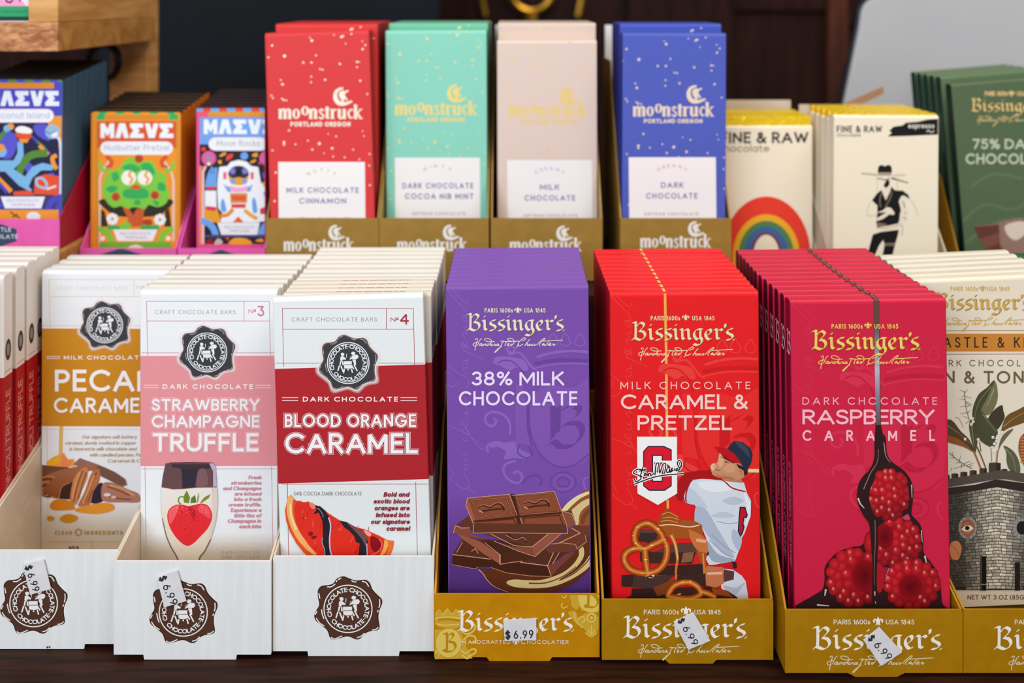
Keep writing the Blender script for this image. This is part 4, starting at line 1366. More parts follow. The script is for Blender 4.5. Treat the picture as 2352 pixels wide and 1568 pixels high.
def dark_bar(tl, tr, bl, br, Y, t, col, label, group, crestT, crestc, after=None, side=None, lim=None, hw=.1, rollk=.8):
    F = Face(tl, tr, bl, br, Y, 0.0036, rollk=rollk)
    if lim: F.fit(lim[0], lim[1], hw)
    mb = MB()
    carton(mb, F.w, F.h, t, col, side=side)
    a = Art(F.fr, clip=F.clip(), mb=mb)
    if after:
        after(a, F, t)
    if crestT:
        crest(a, crestT, *crestc)
    F.top = a.top
    o = mb.build('chocolate_bar')
    o.location = (F.ox, Y, F.oz); o.rotation_euler = (0, F.th, 0)
    tag(o, label, 'chocolate bar', group)
    return F, o
# purple 38% milk chocolate
Tp = lambda x, y: (1020 + x / 4.237, 780 + y / 4.237)
F, o = dark_bar((1021.5, 656.5), (1350.5, 655.7), (1030, 1362), (1357, 1362), .495, .0074, '7a4ea8', 'purple milk chocolate bar with chocolate pieces picture, front of its stack',
                'purple milk chocolate bars', Tp, ((140, 100, 186), (108, 68, 152), (131, 85, 175)),
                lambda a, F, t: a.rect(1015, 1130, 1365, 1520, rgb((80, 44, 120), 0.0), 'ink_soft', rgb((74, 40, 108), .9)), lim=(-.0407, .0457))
FPU = F
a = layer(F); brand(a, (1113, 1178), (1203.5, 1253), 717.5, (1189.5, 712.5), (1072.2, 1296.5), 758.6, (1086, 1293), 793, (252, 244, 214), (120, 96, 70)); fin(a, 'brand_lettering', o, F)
a = layer(F)
a.text("38% MILK", 1083, 884.5, 32, (236, 220, 246), x1=1295, sw=.16); a.text("CHOCOLATE", 1054, 930.5, 33, (236, 220, 246), x1=1326, sw=.16)
fin(a, 'title_lettering', o, F)
a = layer(F)
k = K(1020, 1100, 5.6)
C1, C2, C3, CH = (142, 74, 48), (98, 52, 36), (62, 30, 20), (214, 160, 132)
a.poly(k("1520,380 1600,290 1730,200 1880,150 1880,560 1740,600 1620,500"), (150, 84, 48), smooth=True)
a.poly(k("1500,420 1530,370 1600,290 1730,200 1890,145 1890,175 1760,240 1640,340 1560,420"), (232, 214, 164), smooth=True)
a.poly(k("1640,400 1690,350 1780,280 1890,240 1890,300 1790,380 1740,460 1730,570 1690,580 1670,480"), (216, 194, 138), smooth=True)
a.poly(k("1760,560 1770,480 1830,390 1890,350 1890,420 1830,480 1800,570"), (120, 66, 40), smooth=True)
a.poly(k("420,1140 480,1160 540,1290 660,1390 850,1470 1100,1490 1330,1465 1600,1370 1800,1220 1900,1080 1900,620 1700,880 1370,1200 700,1160"), (94, 46, 24), smooth=True)
a.line(k("445,1160 500,1210 560,1300 660,1385 830,1450"), 2.6, (206, 150, 120), smooth=True, w2=1)
a.poly(k("805,1335 830,1300 920,1285 1060,1295 1260,1290 1500,1210 1650,1100 1730,980 1735,890 1790,870 1795,990 1710,1120 1600,1210 1480,1290 1650,1210 1790,1090 1890,960 1890,1090 1760,1210 1560,1320 1350,1385 1100,1400 900,1380"), (214, 190, 130), smooth=True)
a.line(k("1090,1335 1300,1330 1520,1250 1700,1120"), 3.6, (120, 64, 32), smooth=True, w2=2)
a.line(k("1480,1300 1660,1215 1820,1080 1890,980"), 2.4, (110, 56, 28), smooth=True)
a.poly(k("230,775 110,965 600,1025 1330,1110 1600,940 1500,880 700,780"), (86, 44, 30))
a.poly(k("110,965 600,1025 1330,1110 1378,1245 1200,1240 750,1185 600,1125 480,1120 400,1150 102,1097"), (70, 32, 18))
a.poly(k("1330,1110 1375,1245 1480,1130 1560,1060 1690,930 1560,955 1480,1035"), (120, 64, 46))
a.line(k("110,965 600,1025"), 1.6, CH); a.line(k("980,1065 1330,1110 1410,935"), 1.8, CH); a.line(k("1330,1110 1378,1245"), 1.6, CH)
a.line(k("100,1095 260,1125 400,1150 440,1125"), 1.4, (190, 130, 100)); a.line(k("600,1130 800,1200 1100,1240 1378,1246"), 1.4, (190, 130, 100))
a.line(k("160,940 240,800"), 1.2, CH); a.line(k("350,925 400,890 440,950"), 1.8, (196, 140, 112)); a.line(k("1395,1085 1480,940"), 1.4, CH)
a.poly(k("1380,830 1640,620 1700,590 1890,595 1890,700 1700,850 1450,840"), (112, 58, 40)); a.line(k("1640,625 1750,690 1450,830"), 1.8, CH)
a.poly(k("1300,900 1380,835 1480,820 1600,815 1700,850 1800,740 1840,745 1835,815 1720,915 1600,930 1350,945"), (110, 58, 42)); a.line(k("1380,830 1520,815 1690,835 1710,890 1830,800 1815,720"), 1.3, (206, 150, 124))
a.poly(k("160,585 310,470 1640,400 1690,560 1150,870 700,760"), (98, 52, 36))
a.poly(k("170,700 300,740 470,800 720,970 720,1092 500,950 240,770"), (156, 86, 64)); a.poly(k("470,800 700,780 1000,900 1010,935 800,945 720,970"), (72, 36, 24))
a.poly(k("720,970 800,945 1000,930 1170,990 1010,1050 850,1070 720,1092"), (78, 38, 24)); a.line(k("720,965 720,1090"), 2, (226, 180, 156)); a.line(k("720,1092 850,1068 1010,1050"), 1.3, CH); a.line(k("520,810 720,968"), 1.2, CH)
a.poly(k("105,600 160,585 190,610 330,625 360,700 600,780 900,870 1140,865 1170,992 950,920 600,775 300,740 120,690"), (134, 74, 54)); a.line(k("120,690 145,600 190,605 210,625 330,622"), 1.4, CH)
a.line(k("600,700 900,850 1130,868"), 1.4, CH); a.line(k("640,790 950,920 1170,992"), 1.2, CH)
a.poly(k("1135,865 1340,700 1520,690 1450,760 1170,992"), (152, 84, 64)); a.line(k("1130,868 1335,705 1345,690"), 1.6, CH); a.line(k("1170,992 1500,700"), 1.2, CH)
a.line(k("800,710 830,700 870,740 930,770 1000,740 1060,780 1040,815"), 3, (66, 32, 24), smooth=True); a.line(k("790,712 850,745 920,775 1010,745 1062,785"), 1.2, (206, 150, 130), smooth=True)
a.poly(k("1520,400 1640,440 1690,575 1600,625 1555,500"), (142, 78, 58)); a.line(k("1520,405 1640,440 1685,540"), 1.3, CH)
a.poly(k("300,240 840,190 870,205 1420,150 1575,575 375,562 280,340"), C1)
a.poly(k("300,240 278,340 365,545 400,520 320,300"), (166, 92, 70))
a.poly(k("372,560 800,565 1100,570 1575,575 1590,692 1300,682 900,692 370,690"), C2)
a.poly(k("845,190 905,188 1000,575 950,575"), (74, 36, 24)); a.poly(k("375,530 940,470 1510,420 1520,440 950,495 390,550"), (74, 36, 24))
for s in ("355,265 800,232 875,440 420,492 355,265", "935,212 1375,172 1475,415 1010,450 935,212"):
    a.line(k(s), 3.4, (92, 44, 28)); a.line(k(s), 1, (196, 128, 100))
a.line(k("420,545 890,510 930,565"), 2.6, (84, 40, 26)); a.line(k("1030,560 1020,500 1485,460 1525,575"), 2.6, (84, 40, 26)); a.line(k("975,490 1005,570"), 1.4, CH)
for s in ("300,240 840,190 940,465", "870,205 1420,152 1575,575", "300,240 280,340 372,560", "372,690 385,565", "372,690 700,682 1100,690 1590,694 1575,575"):
    a.line(k(s), 1.4, CH)
for dx, dy in ((0, 0), (580, -48)):
    q = lambda s: k([(x + dx, y + dy) for x, y in P(s)])
    a.line(q("445,355 500,330 590,355 650,318 720,312 760,355 770,400"), 4.5, (72, 34, 24), smooth=True); a.line(q("460,415 600,390 750,375"), 4, (76, 38, 26), smooth=True)
    a.line(q("445,345 510,325 590,345 660,305 730,305 775,345"), 1.2, (206, 150, 126), smooth=True); a.line(q("450,400 500,425"), 3, (200, 146, 120))
fin(a, 'chocolate_pieces_print', o, F)
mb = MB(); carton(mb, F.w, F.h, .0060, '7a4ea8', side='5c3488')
Yb = [.5032, .5112, .519, .527, .5348, .5426, .551, .559, .567]
back_bars(mb.mesh('purple_carton'), FPU, [0] * 9, 1187.3, 'purple milk chocolate bar, top edge showing, %s in its row of ten', 'purple milk chocolate bars', Yb)

# red caramel & pretzel
Tr = lambda x, y: (1392 + x / 3.98, 795 + y / 3.98)
def rstripe(a, F, t):
    a.line("1527,655 1530,800 1532,1002", 6, (236, 172, 76))
    b = Art(lambda x, y: (x, y), place=lambda u, v, h: (u, v, F.h + h), mb=a.mb)
    u = F.fr(1527, 670)[0]
    b.rect_(u - .0007, .0006, u + .0007, t - .0006, (236, 190, 110), 'ink')
F, o = dark_bar((1399, 671), (1740.8, 670), (1404, 1372), (1748, 1370), .492, .0075, 'e61e22', 'bright red bar with batter and pretzel picture, front of its stack', 'red caramel pretzel bars',
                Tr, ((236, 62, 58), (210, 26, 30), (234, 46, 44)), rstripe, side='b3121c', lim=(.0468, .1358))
FR = F
a = layer(F); brand(a, (1494.5, 1562), (1590, 1641), 735.5, (1575, 729), (1451, 1687), 780, (1466, 1683), 815, (252, 236, 190), (150, 96, 30)); fin(a, 'brand_lettering', o, F)
a = layer(F)
a.text("MILK CHOCOLATE", 1425, 893, 17, (250, 196, 190), x1=1717, sw=.13, track=.5); a.text("CARAMEL &", 1426, 939, 34, (250, 206, 198), x1=1717, sw=.16); a.text("PRETZEL", 1464, 987, 34, (250, 206, 198), x1=1681, sw=.16)
fin(a, 'title_lettering', o, F)
a = layer(F)
k = K(1410, 990, 4.02)
a.line(k("1240,362 1345,362"), 8, (236, 214, 160))
a.poly(k("560,560 640,400 740,370 900,360 950,430 740,450 680,520 660,600 610,640"), (170, 22, 24), smooth=True)
JER = "740,440 800,430 930,440 1000,440 1120,460 1200,470 1225,560 1265,640 1262,780 1205,940 1170,1000 1160,1080 1120,1190 1080,1215 880,1232 850,1180 870,1100 850,980 800,860 740,830 760,700 740,670 660,658 645,600 680,500"
a.poly(k(JER), (214, 220, 230))
for s, c in (("760,690 850,720 960,900 1050,1050 1110,1160 1000,1120 880,980 800,860 745,830", (176, 186, 204)), ("1000,640 1100,600 1200,640 1100,680", (190, 198, 214)), ("1100,900 1180,980 1150,1100 1090,1000", (180, 190, 208)),
             ("860,1010 960,1130 1110,1180 1060,1205 900,1190", (160, 170, 190)), ("680,520 760,560 860,700 760,680 670,650", (196, 204, 218)), ("900,780 1000,740 1120,780 1010,800", (192, 200, 214)), ("1200,560 1255,660 1255,760 1215,880 1225,700", (236, 238, 244)),
             ("780,470 960,460 1100,520 980,560 840,540", (232, 235, 241))):
    a.poly(k(s), c, smooth=True)
for s in ("900,950 1010,1050 1120,1120", "880,1000 1000,1110 1100,1165", "950,830 1060,850 1140,840"):
    a.line(k(s), 1.6, (142, 152, 176), smooth=True)
a.line(k("712,450 680,520 662,600 668,655"), 3.4, (176, 24, 34), smooth=True); a.line(k("740,440 800,432 880,434 940,440 1010,452 1090,520 1215,555"), 3.2, (176, 24, 34), smooth=True)
a.line(k("1010,445 1110,510 1220,548"), 1.4, (240, 240, 244), smooth=True)
a.poly(k("1160,695 1212,695 1236,770 1226,800 1205,795 1196,850 1206,880 1190,940 1168,975 1142,920 1150,800"), (30, 34, 62)); a.poly(k("1170,708 1205,705 1225,768 1222,785 1198,785 1184,850 1192,885 1180,930 1168,955 1154,915 1160,800"), (192, 28, 42))
a.poly(k("1010,420 1160,400 1190,475 1010,455"), (186, 122, 90)); a.poly(k("975,200 1050,240 1150,290 1200,340 1205,400 1185,430 1100,452 1000,432 920,405 900,370 890,330 905,300 950,285 965,240"), (204, 142, 106), smooth=True)
a.poly(k("935,395 1010,415 1110,430 1100,446 1000,430"), (176, 112, 80), smooth=True); a.poly(k("1060,300 1115,310 1110,370 1040,375 1010,340"), (214, 156, 120), smooth=True); a.poly(k("975,215 1020,250 990,330 960,300"), (222, 168, 128), smooth=True)
a.poly(k("890,330 905,300 935,300 940,340 915,360"), (232, 186, 146), smooth=True)
a.line(k("985,232 1020,250 1062,272"), 1.7, (84, 50, 36), smooth=True, w2=1); a.disc(*k("1035,284")[0], 1.7, (50, 34, 30), ry=1.2); a.line(k("1014,280 1040,278 1064,292"), 1, (110, 62, 44), smooth=True)
a.line(k("930,350 958,356 984,360"), 1.6, (138, 60, 50), smooth=True); a.line(k("940,300 925,330 945,338"), 1, (160, 96, 70), smooth=True); a.line(k("1000,395 1050,415 1100,412"), 1.2, (168, 104, 74), smooth=True)
a.poly(k("1128,296 1180,318 1225,350 1232,390 1205,412 1196,360 1150,335"), (44, 30, 30)); a.disc(*k("1165,380")[0], 6.5, (206, 140, 104), ry=9); a.line(k("1150,370 1175,360 1180,400"), 1.2, (150, 84, 60), smooth=True)
a.poly(k("1045,165 1075,115 1110,88 1190,100 1255,150 1280,210 1270,280 1245,330 1220,372 1195,330 1172,290 1100,220"), (38, 46, 66)); a.poly(k("1120,100 1190,112 1240,170 1250,240 1200,190"), (58, 68, 92), smooth=True)
a.poly(k("918,138 985,148 1050,160 1120,215 1178,292 1080,275 985,200"), (192, 18, 26)); a.poly(k("985,200 1080,275 1170,292 1090,290 1010,240"), (120, 16, 22))
a.poly(k("870,1240 1010,1212 1095,1200 1130,1285 1110,1300 990,1250"), (200, 30, 40)); a.poly(k("1085,1195 1130,1210 1135,1255 1105,1265"), (38, 36, 50))
a.poly(k("980,1262 1100,1275 1180,1330 1215,1380 1240,1530 1240,1600 1090,1600 990,1440"), (210, 214, 224)); a.poly(k("1010,1420 1120,1440 1210,1390 1150,1480 1080,1520"), (180, 186, 200), smooth=True)
# chocolate and caramel heap
DK, CA, CB = (58, 36, 32), (168, 84, 30), (206, 116, 62)
a.poly(k("100,1540 180,1500 500,1440 900,1430 1050,1470 1140,1530 1140,1620 100,1620"), (66, 36, 28))
for s, c in (("70,1325 210,1318 240,1435 70,1430", DK), ("180,1340 560,1325 420,1450 170,1440", (74, 50, 46)), ("165,1450 550,1440 500,1545 160,1545", (50, 32, 30)), ("600,1325 900,1325 880,1430 500,1420", (60, 38, 34)),
             ("1010,1270 1110,1290 1105,1365 1010,1390", (92, 56, 54)), ("455,1240 840,1220 850,1325 400,1325", DK), ("320,1110 760,1105 720,1220 320,1215", (64, 40, 34)), ("240,1110 330,1100 330,1210 245,1200", DK), ("640,1120 740,1110 720,1200 620,1210", (140, 92, 68)),
             ("560,1030 740,1028 770,1115 350,1115", (96, 62, 52)), ("250,905 400,930 390,1040 220,1010", (60, 42, 40)), ("240,900 340,905 380,935 250,935", (92, 66, 60)),
             ("380,860 440,822 600,815 740,822 812,862 822,945 760,960 700,985 560,990 440,960 390,900", CA), ("690,900 812,955 862,1010 872,1130 800,1130 740,1060 700,985", CB),
             ("840,1240 1005,1250 1015,1400 940,1440 850,1420", (198, 116, 76)), ("850,1130 880,1100 870,1150", DK), ("760,1100 850,1120 850,1260 790,1200", CA), ("900,1440 1040,1465 1100,1530 920,1500", (150, 70, 26)), ("360,1440 560,1360 620,1400 470,1500 400,1520", (128, 62, 26))):
    a.poly(k(s), c)
a.line(k("400,872 520,858 690,880 790,862"), 2.4, (246, 214, 186), smooth=True); a.line(k("760,1000 850,1015"), 7, (236, 174, 140)); a.line(k("860,1310 1000,1305"), 6, (236, 178, 150))
a.line(k("820,1120 830,1250 832,1310"), 4, (224, 136, 52), smooth=True)
a.poly(k("400,845 440,760 480,710 500,705 540,755 600,780 612,842 500,855"), (160, 78, 24), smooth=True)
for s in ("440,770 500,745 560,770 590,790", "450,800 520,790 600,815", "430,830 500,820 590,840"):
    a.line(k(s), 2, (226, 142, 84), smooth=True)
a.line(k("525,950 560,1020 575,1090 585,1180 572,1280 575,1365"), 9, (206, 118, 48), smooth=True, w2=4); a.line(k("530,960 570,1060 590,1180"), 2.4, (246, 186, 130), smooth=True)
U, Lw = "190,960 220,880 310,845 400,900 450,990 350,1050 275,1080 205,1030", "275,1080 180,1080 105,1130 100,1200 160,1275 280,1305 400,1280 475,1190 490,1060 450,990"
for wd, c in ((17, (120, 52, 14)), (13, (178, 84, 24)), (5, (226, 138, 62))):
    a.line(k(U), wd, c, smooth=True, closed=True); a.line(k(Lw), wd, c, smooth=True); a.line(k("285,1075 292,1180 315,1330"), wd, c, smooth=True)
for wd, c in ((15, (126, 56, 16)), (11, (190, 92, 30)), (4, (232, 146, 66))):
    a.line(k("500,1510 560,1420 680,1390 770,1430 800,1500 700,1540 560,1530"), wd, c, smooth=True, closed=True); a.line(k("790,1470 880,1500 940,1530"), wd, c, smooth=True)
rnd = random.Random(4)
a.up()
for p in catmull(k(U), True, 2)[::2] + catmull(k(Lw), False, 2)[::2] + k("300,1330 325,1345 345,1330 320,1310 350,1350 690,1380 520,1480 640,1385 600,1500 760,1420 290,1180"):
    a.poly([(p[0] + rnd.uniform(-6, 6) + math.cos(q) * 2.2, p[1] + rnd.uniform(-1, 1) + math.sin(q) * 1.7) for q in (0, 1.6, 3.1, 4.7)], (248, 208, 150), up=False)
a.line(k("495,630 497,710"), 5.5, (236, 172, 76))
fin(a, 'batter_and_pretzel_print', o, F)
a = layer(F)
a.poly(k("213,47 581,47 583,570 405,677 217,570"), (244, 243, 240))
SIX = "487,268 487,195 450,178 335,178 315,200 315,480 340,500 455,500 487,478 487,360 460,330 370,330"
a.line(k(SIX), 23, (34, 30, 58)); a.line(k(SIX), 18, (222, 26, 48))
SIG = ("292,358 215,348 180,382 232,405 250,432 205,462 185,430", "268,325 245,412 262,410", "232,365 300,345", "301,384 281,388 282,406 300,394 305,408", "313,384 315,408 324,388 337,388 341,406 370,382", "378,402 388,305 412,295 422,380 452,302 478,302 466,385",
       "486,345 488,376 506,372 514,345 518,375 534,350", "542,334 528,346 543,358 526,370", "556,338 557,362", "559,320 561,323", "592,336 573,344 574,362 590,350 594,361", "600,355 624,300 606,266 584,290 604,332 626,318", "184,486 400,412 645,387")
for wd, c in ((6.4, (246, 246, 244)), (2.6, (28, 24, 28))):
    a.up()
    for s in SIG:
        a.line(k(s), wd, c, smooth=True, up=False)
fin(a, 'pennant_print', o, F)
def rback(mb, F):
    a = Art(F.fr, clip=F.clip(), mb=mb)
    rstripe(a, F, .0058)
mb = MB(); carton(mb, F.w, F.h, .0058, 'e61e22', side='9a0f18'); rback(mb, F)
Yb = [.5, .5075, .5148, .522, .5295, .537, .545, .553, .562, .573]
back_bars(mb.mesh('red_carton'), FR, [0] * 10, 1512, 'red caramel pretzel bar with yellow stripe on top, %s in its row of eleven', 'red caramel pretzel bars', Yb)

# magenta raspberry caramel
Tm = lambda x, y: (1805 + x / 3.9, 812 + y / 3.9)
def mstripe(a, F, t):
    a.poly("2006,680 2020,680 2022,900 2024,1010 2011,1010 2011,900", (88, 50, 44))
    b = Art(lambda x, y: (x, y), place=lambda u, v, h: (u, v, F.h + h), mb=a.mb)
    u = F.fr(2013, 690)[0]
    b.rect_(u - .0015, .0006, u + .0015, t - .0006, (78, 44, 40), 'ink'); b.rect_(u - .0002, .0006, u + .0004, t - .0006, (160, 120, 112), 'ink')
def mside(a, F, t):
    mstripe(a, F, t)
    c = Art(lambda x, y: (x, y), place=lambda u, v, h: (-F.w / 2 - h, u, v), mb=a.mb)
    c.fr = lambda px, py: (t * .3 - py, -px)
    c.text("RASPBERRY CARAMEL", -.100, 0, .003, (226, 120, 150), x1=-.045, sw=.13)
    c.fr = lambda px, py: (t * .5 + (px - 195) * -.000022, F.zpx(786) - (py - 460) * .000033)
    for s in BLACKLETTER[:5]:
        c.nib(s, 26, -20, (240, 190, 200), 'ink', True, 12)
F, o = dark_bar((1813, 688), (2168, 686), (1821, 1396), (2185, 1396), .480, .0082, 'ce2142', 'magenta raspberry bar with dripping chocolate picture, front of its stack', 'magenta raspberry caramel bars',
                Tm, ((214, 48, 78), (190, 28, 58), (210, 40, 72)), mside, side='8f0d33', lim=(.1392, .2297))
FM = F
a = layer(F)
a.text("DARK CHOCOLATE", 1843, 929, 17, (246, 176, 190), x1=2146, sw=.13, track=.5); a.text("RASPBERRY", 1843, 974, 34, (248, 184, 196), x1=2146, sw=.16, track=.1); a.text("CARAMEL", 1843, 1012, 25, (248, 184, 196), x1=2147, sw=.17, track=1.2)
fin(a, 'title_lettering', o, F)
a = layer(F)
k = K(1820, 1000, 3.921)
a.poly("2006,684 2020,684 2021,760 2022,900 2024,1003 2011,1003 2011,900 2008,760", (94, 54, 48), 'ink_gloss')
a.poly("2008,745 2018,745 2020,850 2009,850", rgb((190, 190, 212), 0.0), 'ink_soft', c2=rgb((190, 190, 212), .9))  # window reflection on the stream, painted as a pale fading gradient
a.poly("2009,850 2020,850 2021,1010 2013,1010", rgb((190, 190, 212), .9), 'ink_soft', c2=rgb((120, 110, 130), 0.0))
CHO = (46, 25, 26)
a.poly(k("745,0 832,0 850,150 890,230 1000,310 1060,390 1088,480 1082,600 1070,700 1150,800 1178,920 1182,1050 1248,1140 1305,1230 1335,1350 1352,1510 1420,1570 1420,1640 0,1640 5,1550 60,1510 200,1430 270,1380 290,1290 290,1190 340,1110 420,1040 540,1000 610,990 660,940 700,820 640,720 592,620 580,520 610,400 690,310 735,200"), CHO, smooth=True)
a.poly("2011,975 2023,975 2032,1016 2008,1016", CHO)
a.poly(k("985,735 1040,700 1060,740 1050,790"), (206, 60, 100)); a.poly(k("820,1180 890,1190 850,1240 835,1320 815,1240"), (150, 30, 62))
def berry(cx, cy, rx, ry, hole=None, seed=0):
    rn = random.Random(seed)
    a.disc(*k([(cx, cy)])[0], rx / 3.921, (170, 20, 30), ry=ry / 3.921, n=26, c2=(146, 14, 26))
    spots = []
    for ring, m in ((0, 1), (.36, 6), (.68, 11), (.93, 16)):
        for i in range(m):
            th = i * 2 * math.pi / m + ring * 4 + rn.uniform(-.08, .08)
            x, y = cx + rx * ring * math.cos(th), cy + ry * ring * math.sin(th)
            if hole and ((x - hole[0]) / (hole[2] * 1.1)) ** 2 + ((y - hole[1]) / (hole[3] * 1.1)) ** 2 < 1: continue
            spots.append((x, y))
    spots.sort(key=lambda p: -p[1])
    a.up()
    for x, y in spots:
        r = (rx + ry) / 2 * .215 * rn.uniform(.9, 1.1)
        f = 1.08 - .3 * max(0, (y - cy) / ry) - .16 * max(0, (x - cx) / rx)
        a.disc(*k([(x, y)])[0], r / 3.921, (int(min(255, 200 * f)), int(36 * f), int(44 * f)), n=14, c2=(int(154 * f), int(15 * f), int(27 * f)), up=False)
    a.up()
    for x, y in spots:
        if rn.random() < .45: continue
        px, py = k([(x, y)])[0]
        a.disc(px - 2, py - 3, 4.6, rgb((252, 176, 164), .8), 'ink_soft', ry=6, n=12, up=False, c2=rgb((240, 100, 96), 0.0))
    if hole:
        a.disc(*k([(hole[0], hole[1])])[0], hole[2] / 3.921, (92, 4, 16), ry=hole[3] / 3.921, n=24, c2=(140, 12, 24))
berry(930, 960, 215, 205, (835, 910, 75, 110), 2)
a.disc(*k("690,960")[0], 12, (204, 36, 44), ry=26, c2=(150, 16, 28))
berry(560, 1275, 232, 238, (650, 1265, 115, 145), 3)
a.poly(k("750,1150 810,1170 830,1280 800,1400 760,1380"), (176, 24, 36), smooth=True)
berry(1078, 1335, 235, 205, (1065, 1360, 108, 110), 4)
berry(868, 528, 175, 216, None, 5)
a.poly(k("690,320 740,380 700,480 690,580 740,720 765,800 770,950 760,1200 762,1380 790,1480 770,1560 720,1560 715,1380 720,1200 705,950 690,800 640,720 592,620 580,520 610,400"), CHO, smooth=True)
a.poly(k("1020,330 1060,390 1088,480 1082,600 1068,700 1040,700 1050,560 1040,450"), CHO)
for s, wd, c in (("590,560 610,610 645,650", 4, (222, 200, 190)), ("640,480 700,340 760,240 775,120", 2.4, (150, 110, 104)), ("822,60 840,180 880,240", 2, (176, 150, 150)), ("742,760 745,950 735,1200 738,1350", 2.4, (120, 96, 88)), ("1072,440 1075,560", 2.6, (206, 190, 190)),
             ("1160,850 1168,960", 2.4, (210, 180, 180)), ("1190,1080 1205,1140", 4.5, (220, 200, 180)), ("300,1380 290,1440", 5, (206, 190, 180)), ("220,1520 330,1530", 4, (216, 196, 180)), ("740,1400 742,1440", 3, (220, 206, 196)), ("745,1490 748,1510", 3, (190, 150, 130)), ("870,1190 850,1240 840,1310", 1.4, (216, 150, 170))):
    a.line(k(s), wd, c, 'ink_gloss', smooth=True, w2=wd * .4)
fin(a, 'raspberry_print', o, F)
a = layer(F); brand(a, (1909.5, 1981), (2008, 2062.5), 754, (1993, 747.5), (1864, 2112), 801, (1879, 2107.5), 834, (255, 224, 112), (186, 116, 30)); fin(a, 'brand_lettering', o, F)
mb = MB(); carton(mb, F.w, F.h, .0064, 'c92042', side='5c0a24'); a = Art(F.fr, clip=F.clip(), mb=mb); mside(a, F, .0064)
Yb = [.4884, .4966, .5048, .513, .5212, .5294, .5376, .546, .5545, .563, .5725]
back_bars(mb.mesh('magenta_carton'), FM, [0] * 11, 1831, 'magenta raspberry bar with brown stripe on top, %s in its row of twelve', 'magenta raspberry caramel bars', Yb)

# white castle bar at the right edge
F, o = dark_bar((2088, 636.5), (2410, 636.5), (2122, 1395), (2444, 1395), .5196, .0085, 'e8dcc8', 'cream bar with castle and leaves picture, front of its stack', 'cream castle bars', None, None, lim=(.2301, .326), hw=.046, rollk=1.0)
FC = F
a = layer(F)
for y in (759.5, 813.6):
    a.line([(2090, y), (2450, y - 1)], 1.6, (170, 112, 60))
a.rect(2090, 766, 2450, 807, (204, 132, 54))
a.text("CASTLE & KEY", 2141.5, 798, 24, (62, 40, 22), x1=2376, sw=.13, track=.36)
a.text("DARK CHOCOLATE", 2137, 841, 15, (110, 96, 66), x1=2396, sw=.14, track=.5); a.text("GIN & TONIC", 2119, 880.5, 29, (108, 98, 66), x1=2392, sw=.17, track=.25)
a.text("NET WT 3 OZ (85G)", 2222, 1376.5, 11, (116, 72, 44), x1=2358, sw=.16)
fin(a, 'title_lettering', o, F)
a = layer(F); brand(a, (2183, 2246), (2268, 2318.5), 668, (2257, 662.5), (2146, 2367), 710, (2160, 2364), 745, (226, 182, 84), (150, 108, 40)); fin(a, 'brand_lettering', o, F)
a = layer(F)
k = K(2150, 860, 6.03)
for s, c, lt in (("160,620 240,650 340,780 460,900 520,1060 400,960 160,840 100,720", (88, 68, 42), "150,700 300,800 480,960"), ("100,830 330,900 520,1070 540,1090 380,1000 120,915", (150, 84, 42), None),
                 ("455,690 530,600 580,800 545,1080 500,960", (84, 80, 52), "490,700 525,1000"), ("812,85 700,180 590,270 520,420 500,560 515,760 560,820 640,600 740,450", (74, 74, 48), "760,160 580,400 530,650"),
                 ("812,100 700,330 620,490 690,560 770,520 840,380 852,240", (118, 114, 80), "800,200 700,440"), ("905,420 780,510 720,620 780,700 850,755 945,600 930,500", (66, 60, 44), None),
                 ("620,510 700,590 790,680 850,780 855,900 775,1005 590,890 560,720", (76, 78, 54), "640,540 760,700 840,800"), ("1330,400 1120,490 1000,550 940,630 900,800 1000,740 1330,600", (112, 80, 40), "930,720 1080,600 1330,470"),
                 ("1070,750 960,800 890,900 850,1080 840,1160 880,1010 960,890", (110, 100, 76), None), ("935,980 1060,1050 1140,1180 1160,1350 1040,1345 980,1230 970,1080", (92, 94, 68), "960,1020 1060,1150 1100,1330")):
    a.poly(k(s), c, smooth=True)
    if lt: a.line(k(lt), 2.4, tuple(min(255, q + 50) for q in c), smooth=True, w2=.8)
for s, wd, c in (("520,1060 560,1150 620,1300", 4, (160, 104, 62)), ("560,990 620,1120 690,1300", 3, (96, 92, 62)), ("850,1050 835,1220", 3.6, (150, 120, 80)), ("600,930 620,1060", 2.4, (110, 110, 80)), ("760,1010 770,1210", 1.6, (140, 130, 100)),
                 ("390,230 410,420 440,560 475,660", 1.3, (100, 84, 70)), ("260,600 300,590 340,650 380,730", 1, (140, 124, 106)), ("180,1080 300,1180 420,1260 500,1300", 1.4, (96, 80, 66))):
    a.line(k(s), wd, c, smooth=True)
a.up()
for x, y, dx, dy in ((390, 230, -70, -20), (395, 250, 45, -50), (400, 280, -50, 30), (405, 300, 90, 20), (408, 340, -90, 0), (410, 370, 90, 40), (415, 430, -95, 15), (420, 440, 80, -30), (428, 520, -95, 20), (435, 540, 40, -60), (450, 600, -80, -30), (455, 640, -60, 40), (420, 390, 70, 50),
                     (240, 1130, -20, -70), (260, 1150, -70, 0), (320, 1190, 25, -80), (350, 1210, -90, 10), (380, 1230, 100, -40), (420, 1255, 110, -40), (450, 1275, 60, -30), (350, 1230, 0, 70), (220, 1290, -30, 50), (400, 1250, -160, 50)):
    a.line(k([(x, y), (x + dx, y + dy)]), 1.3, (104, 84, 70), w2=.5, up=False)
for x, y in ((785, 865), (840, 880), (870, 820), (835, 920), (805, 955), (775, 1005), (805, 1060), (915, 795), (580, 895), (400, 890), (500, 605), (510, 650), (485, 685), (850, 850)):
    a.disc(*k([(x, y)])[0], 3.4, (240, 232, 216)); a.disc(k([(x, y)])[0][0] + .8, k([(x, y)])[0][1] + 1, 1.3, (190, 180, 150))
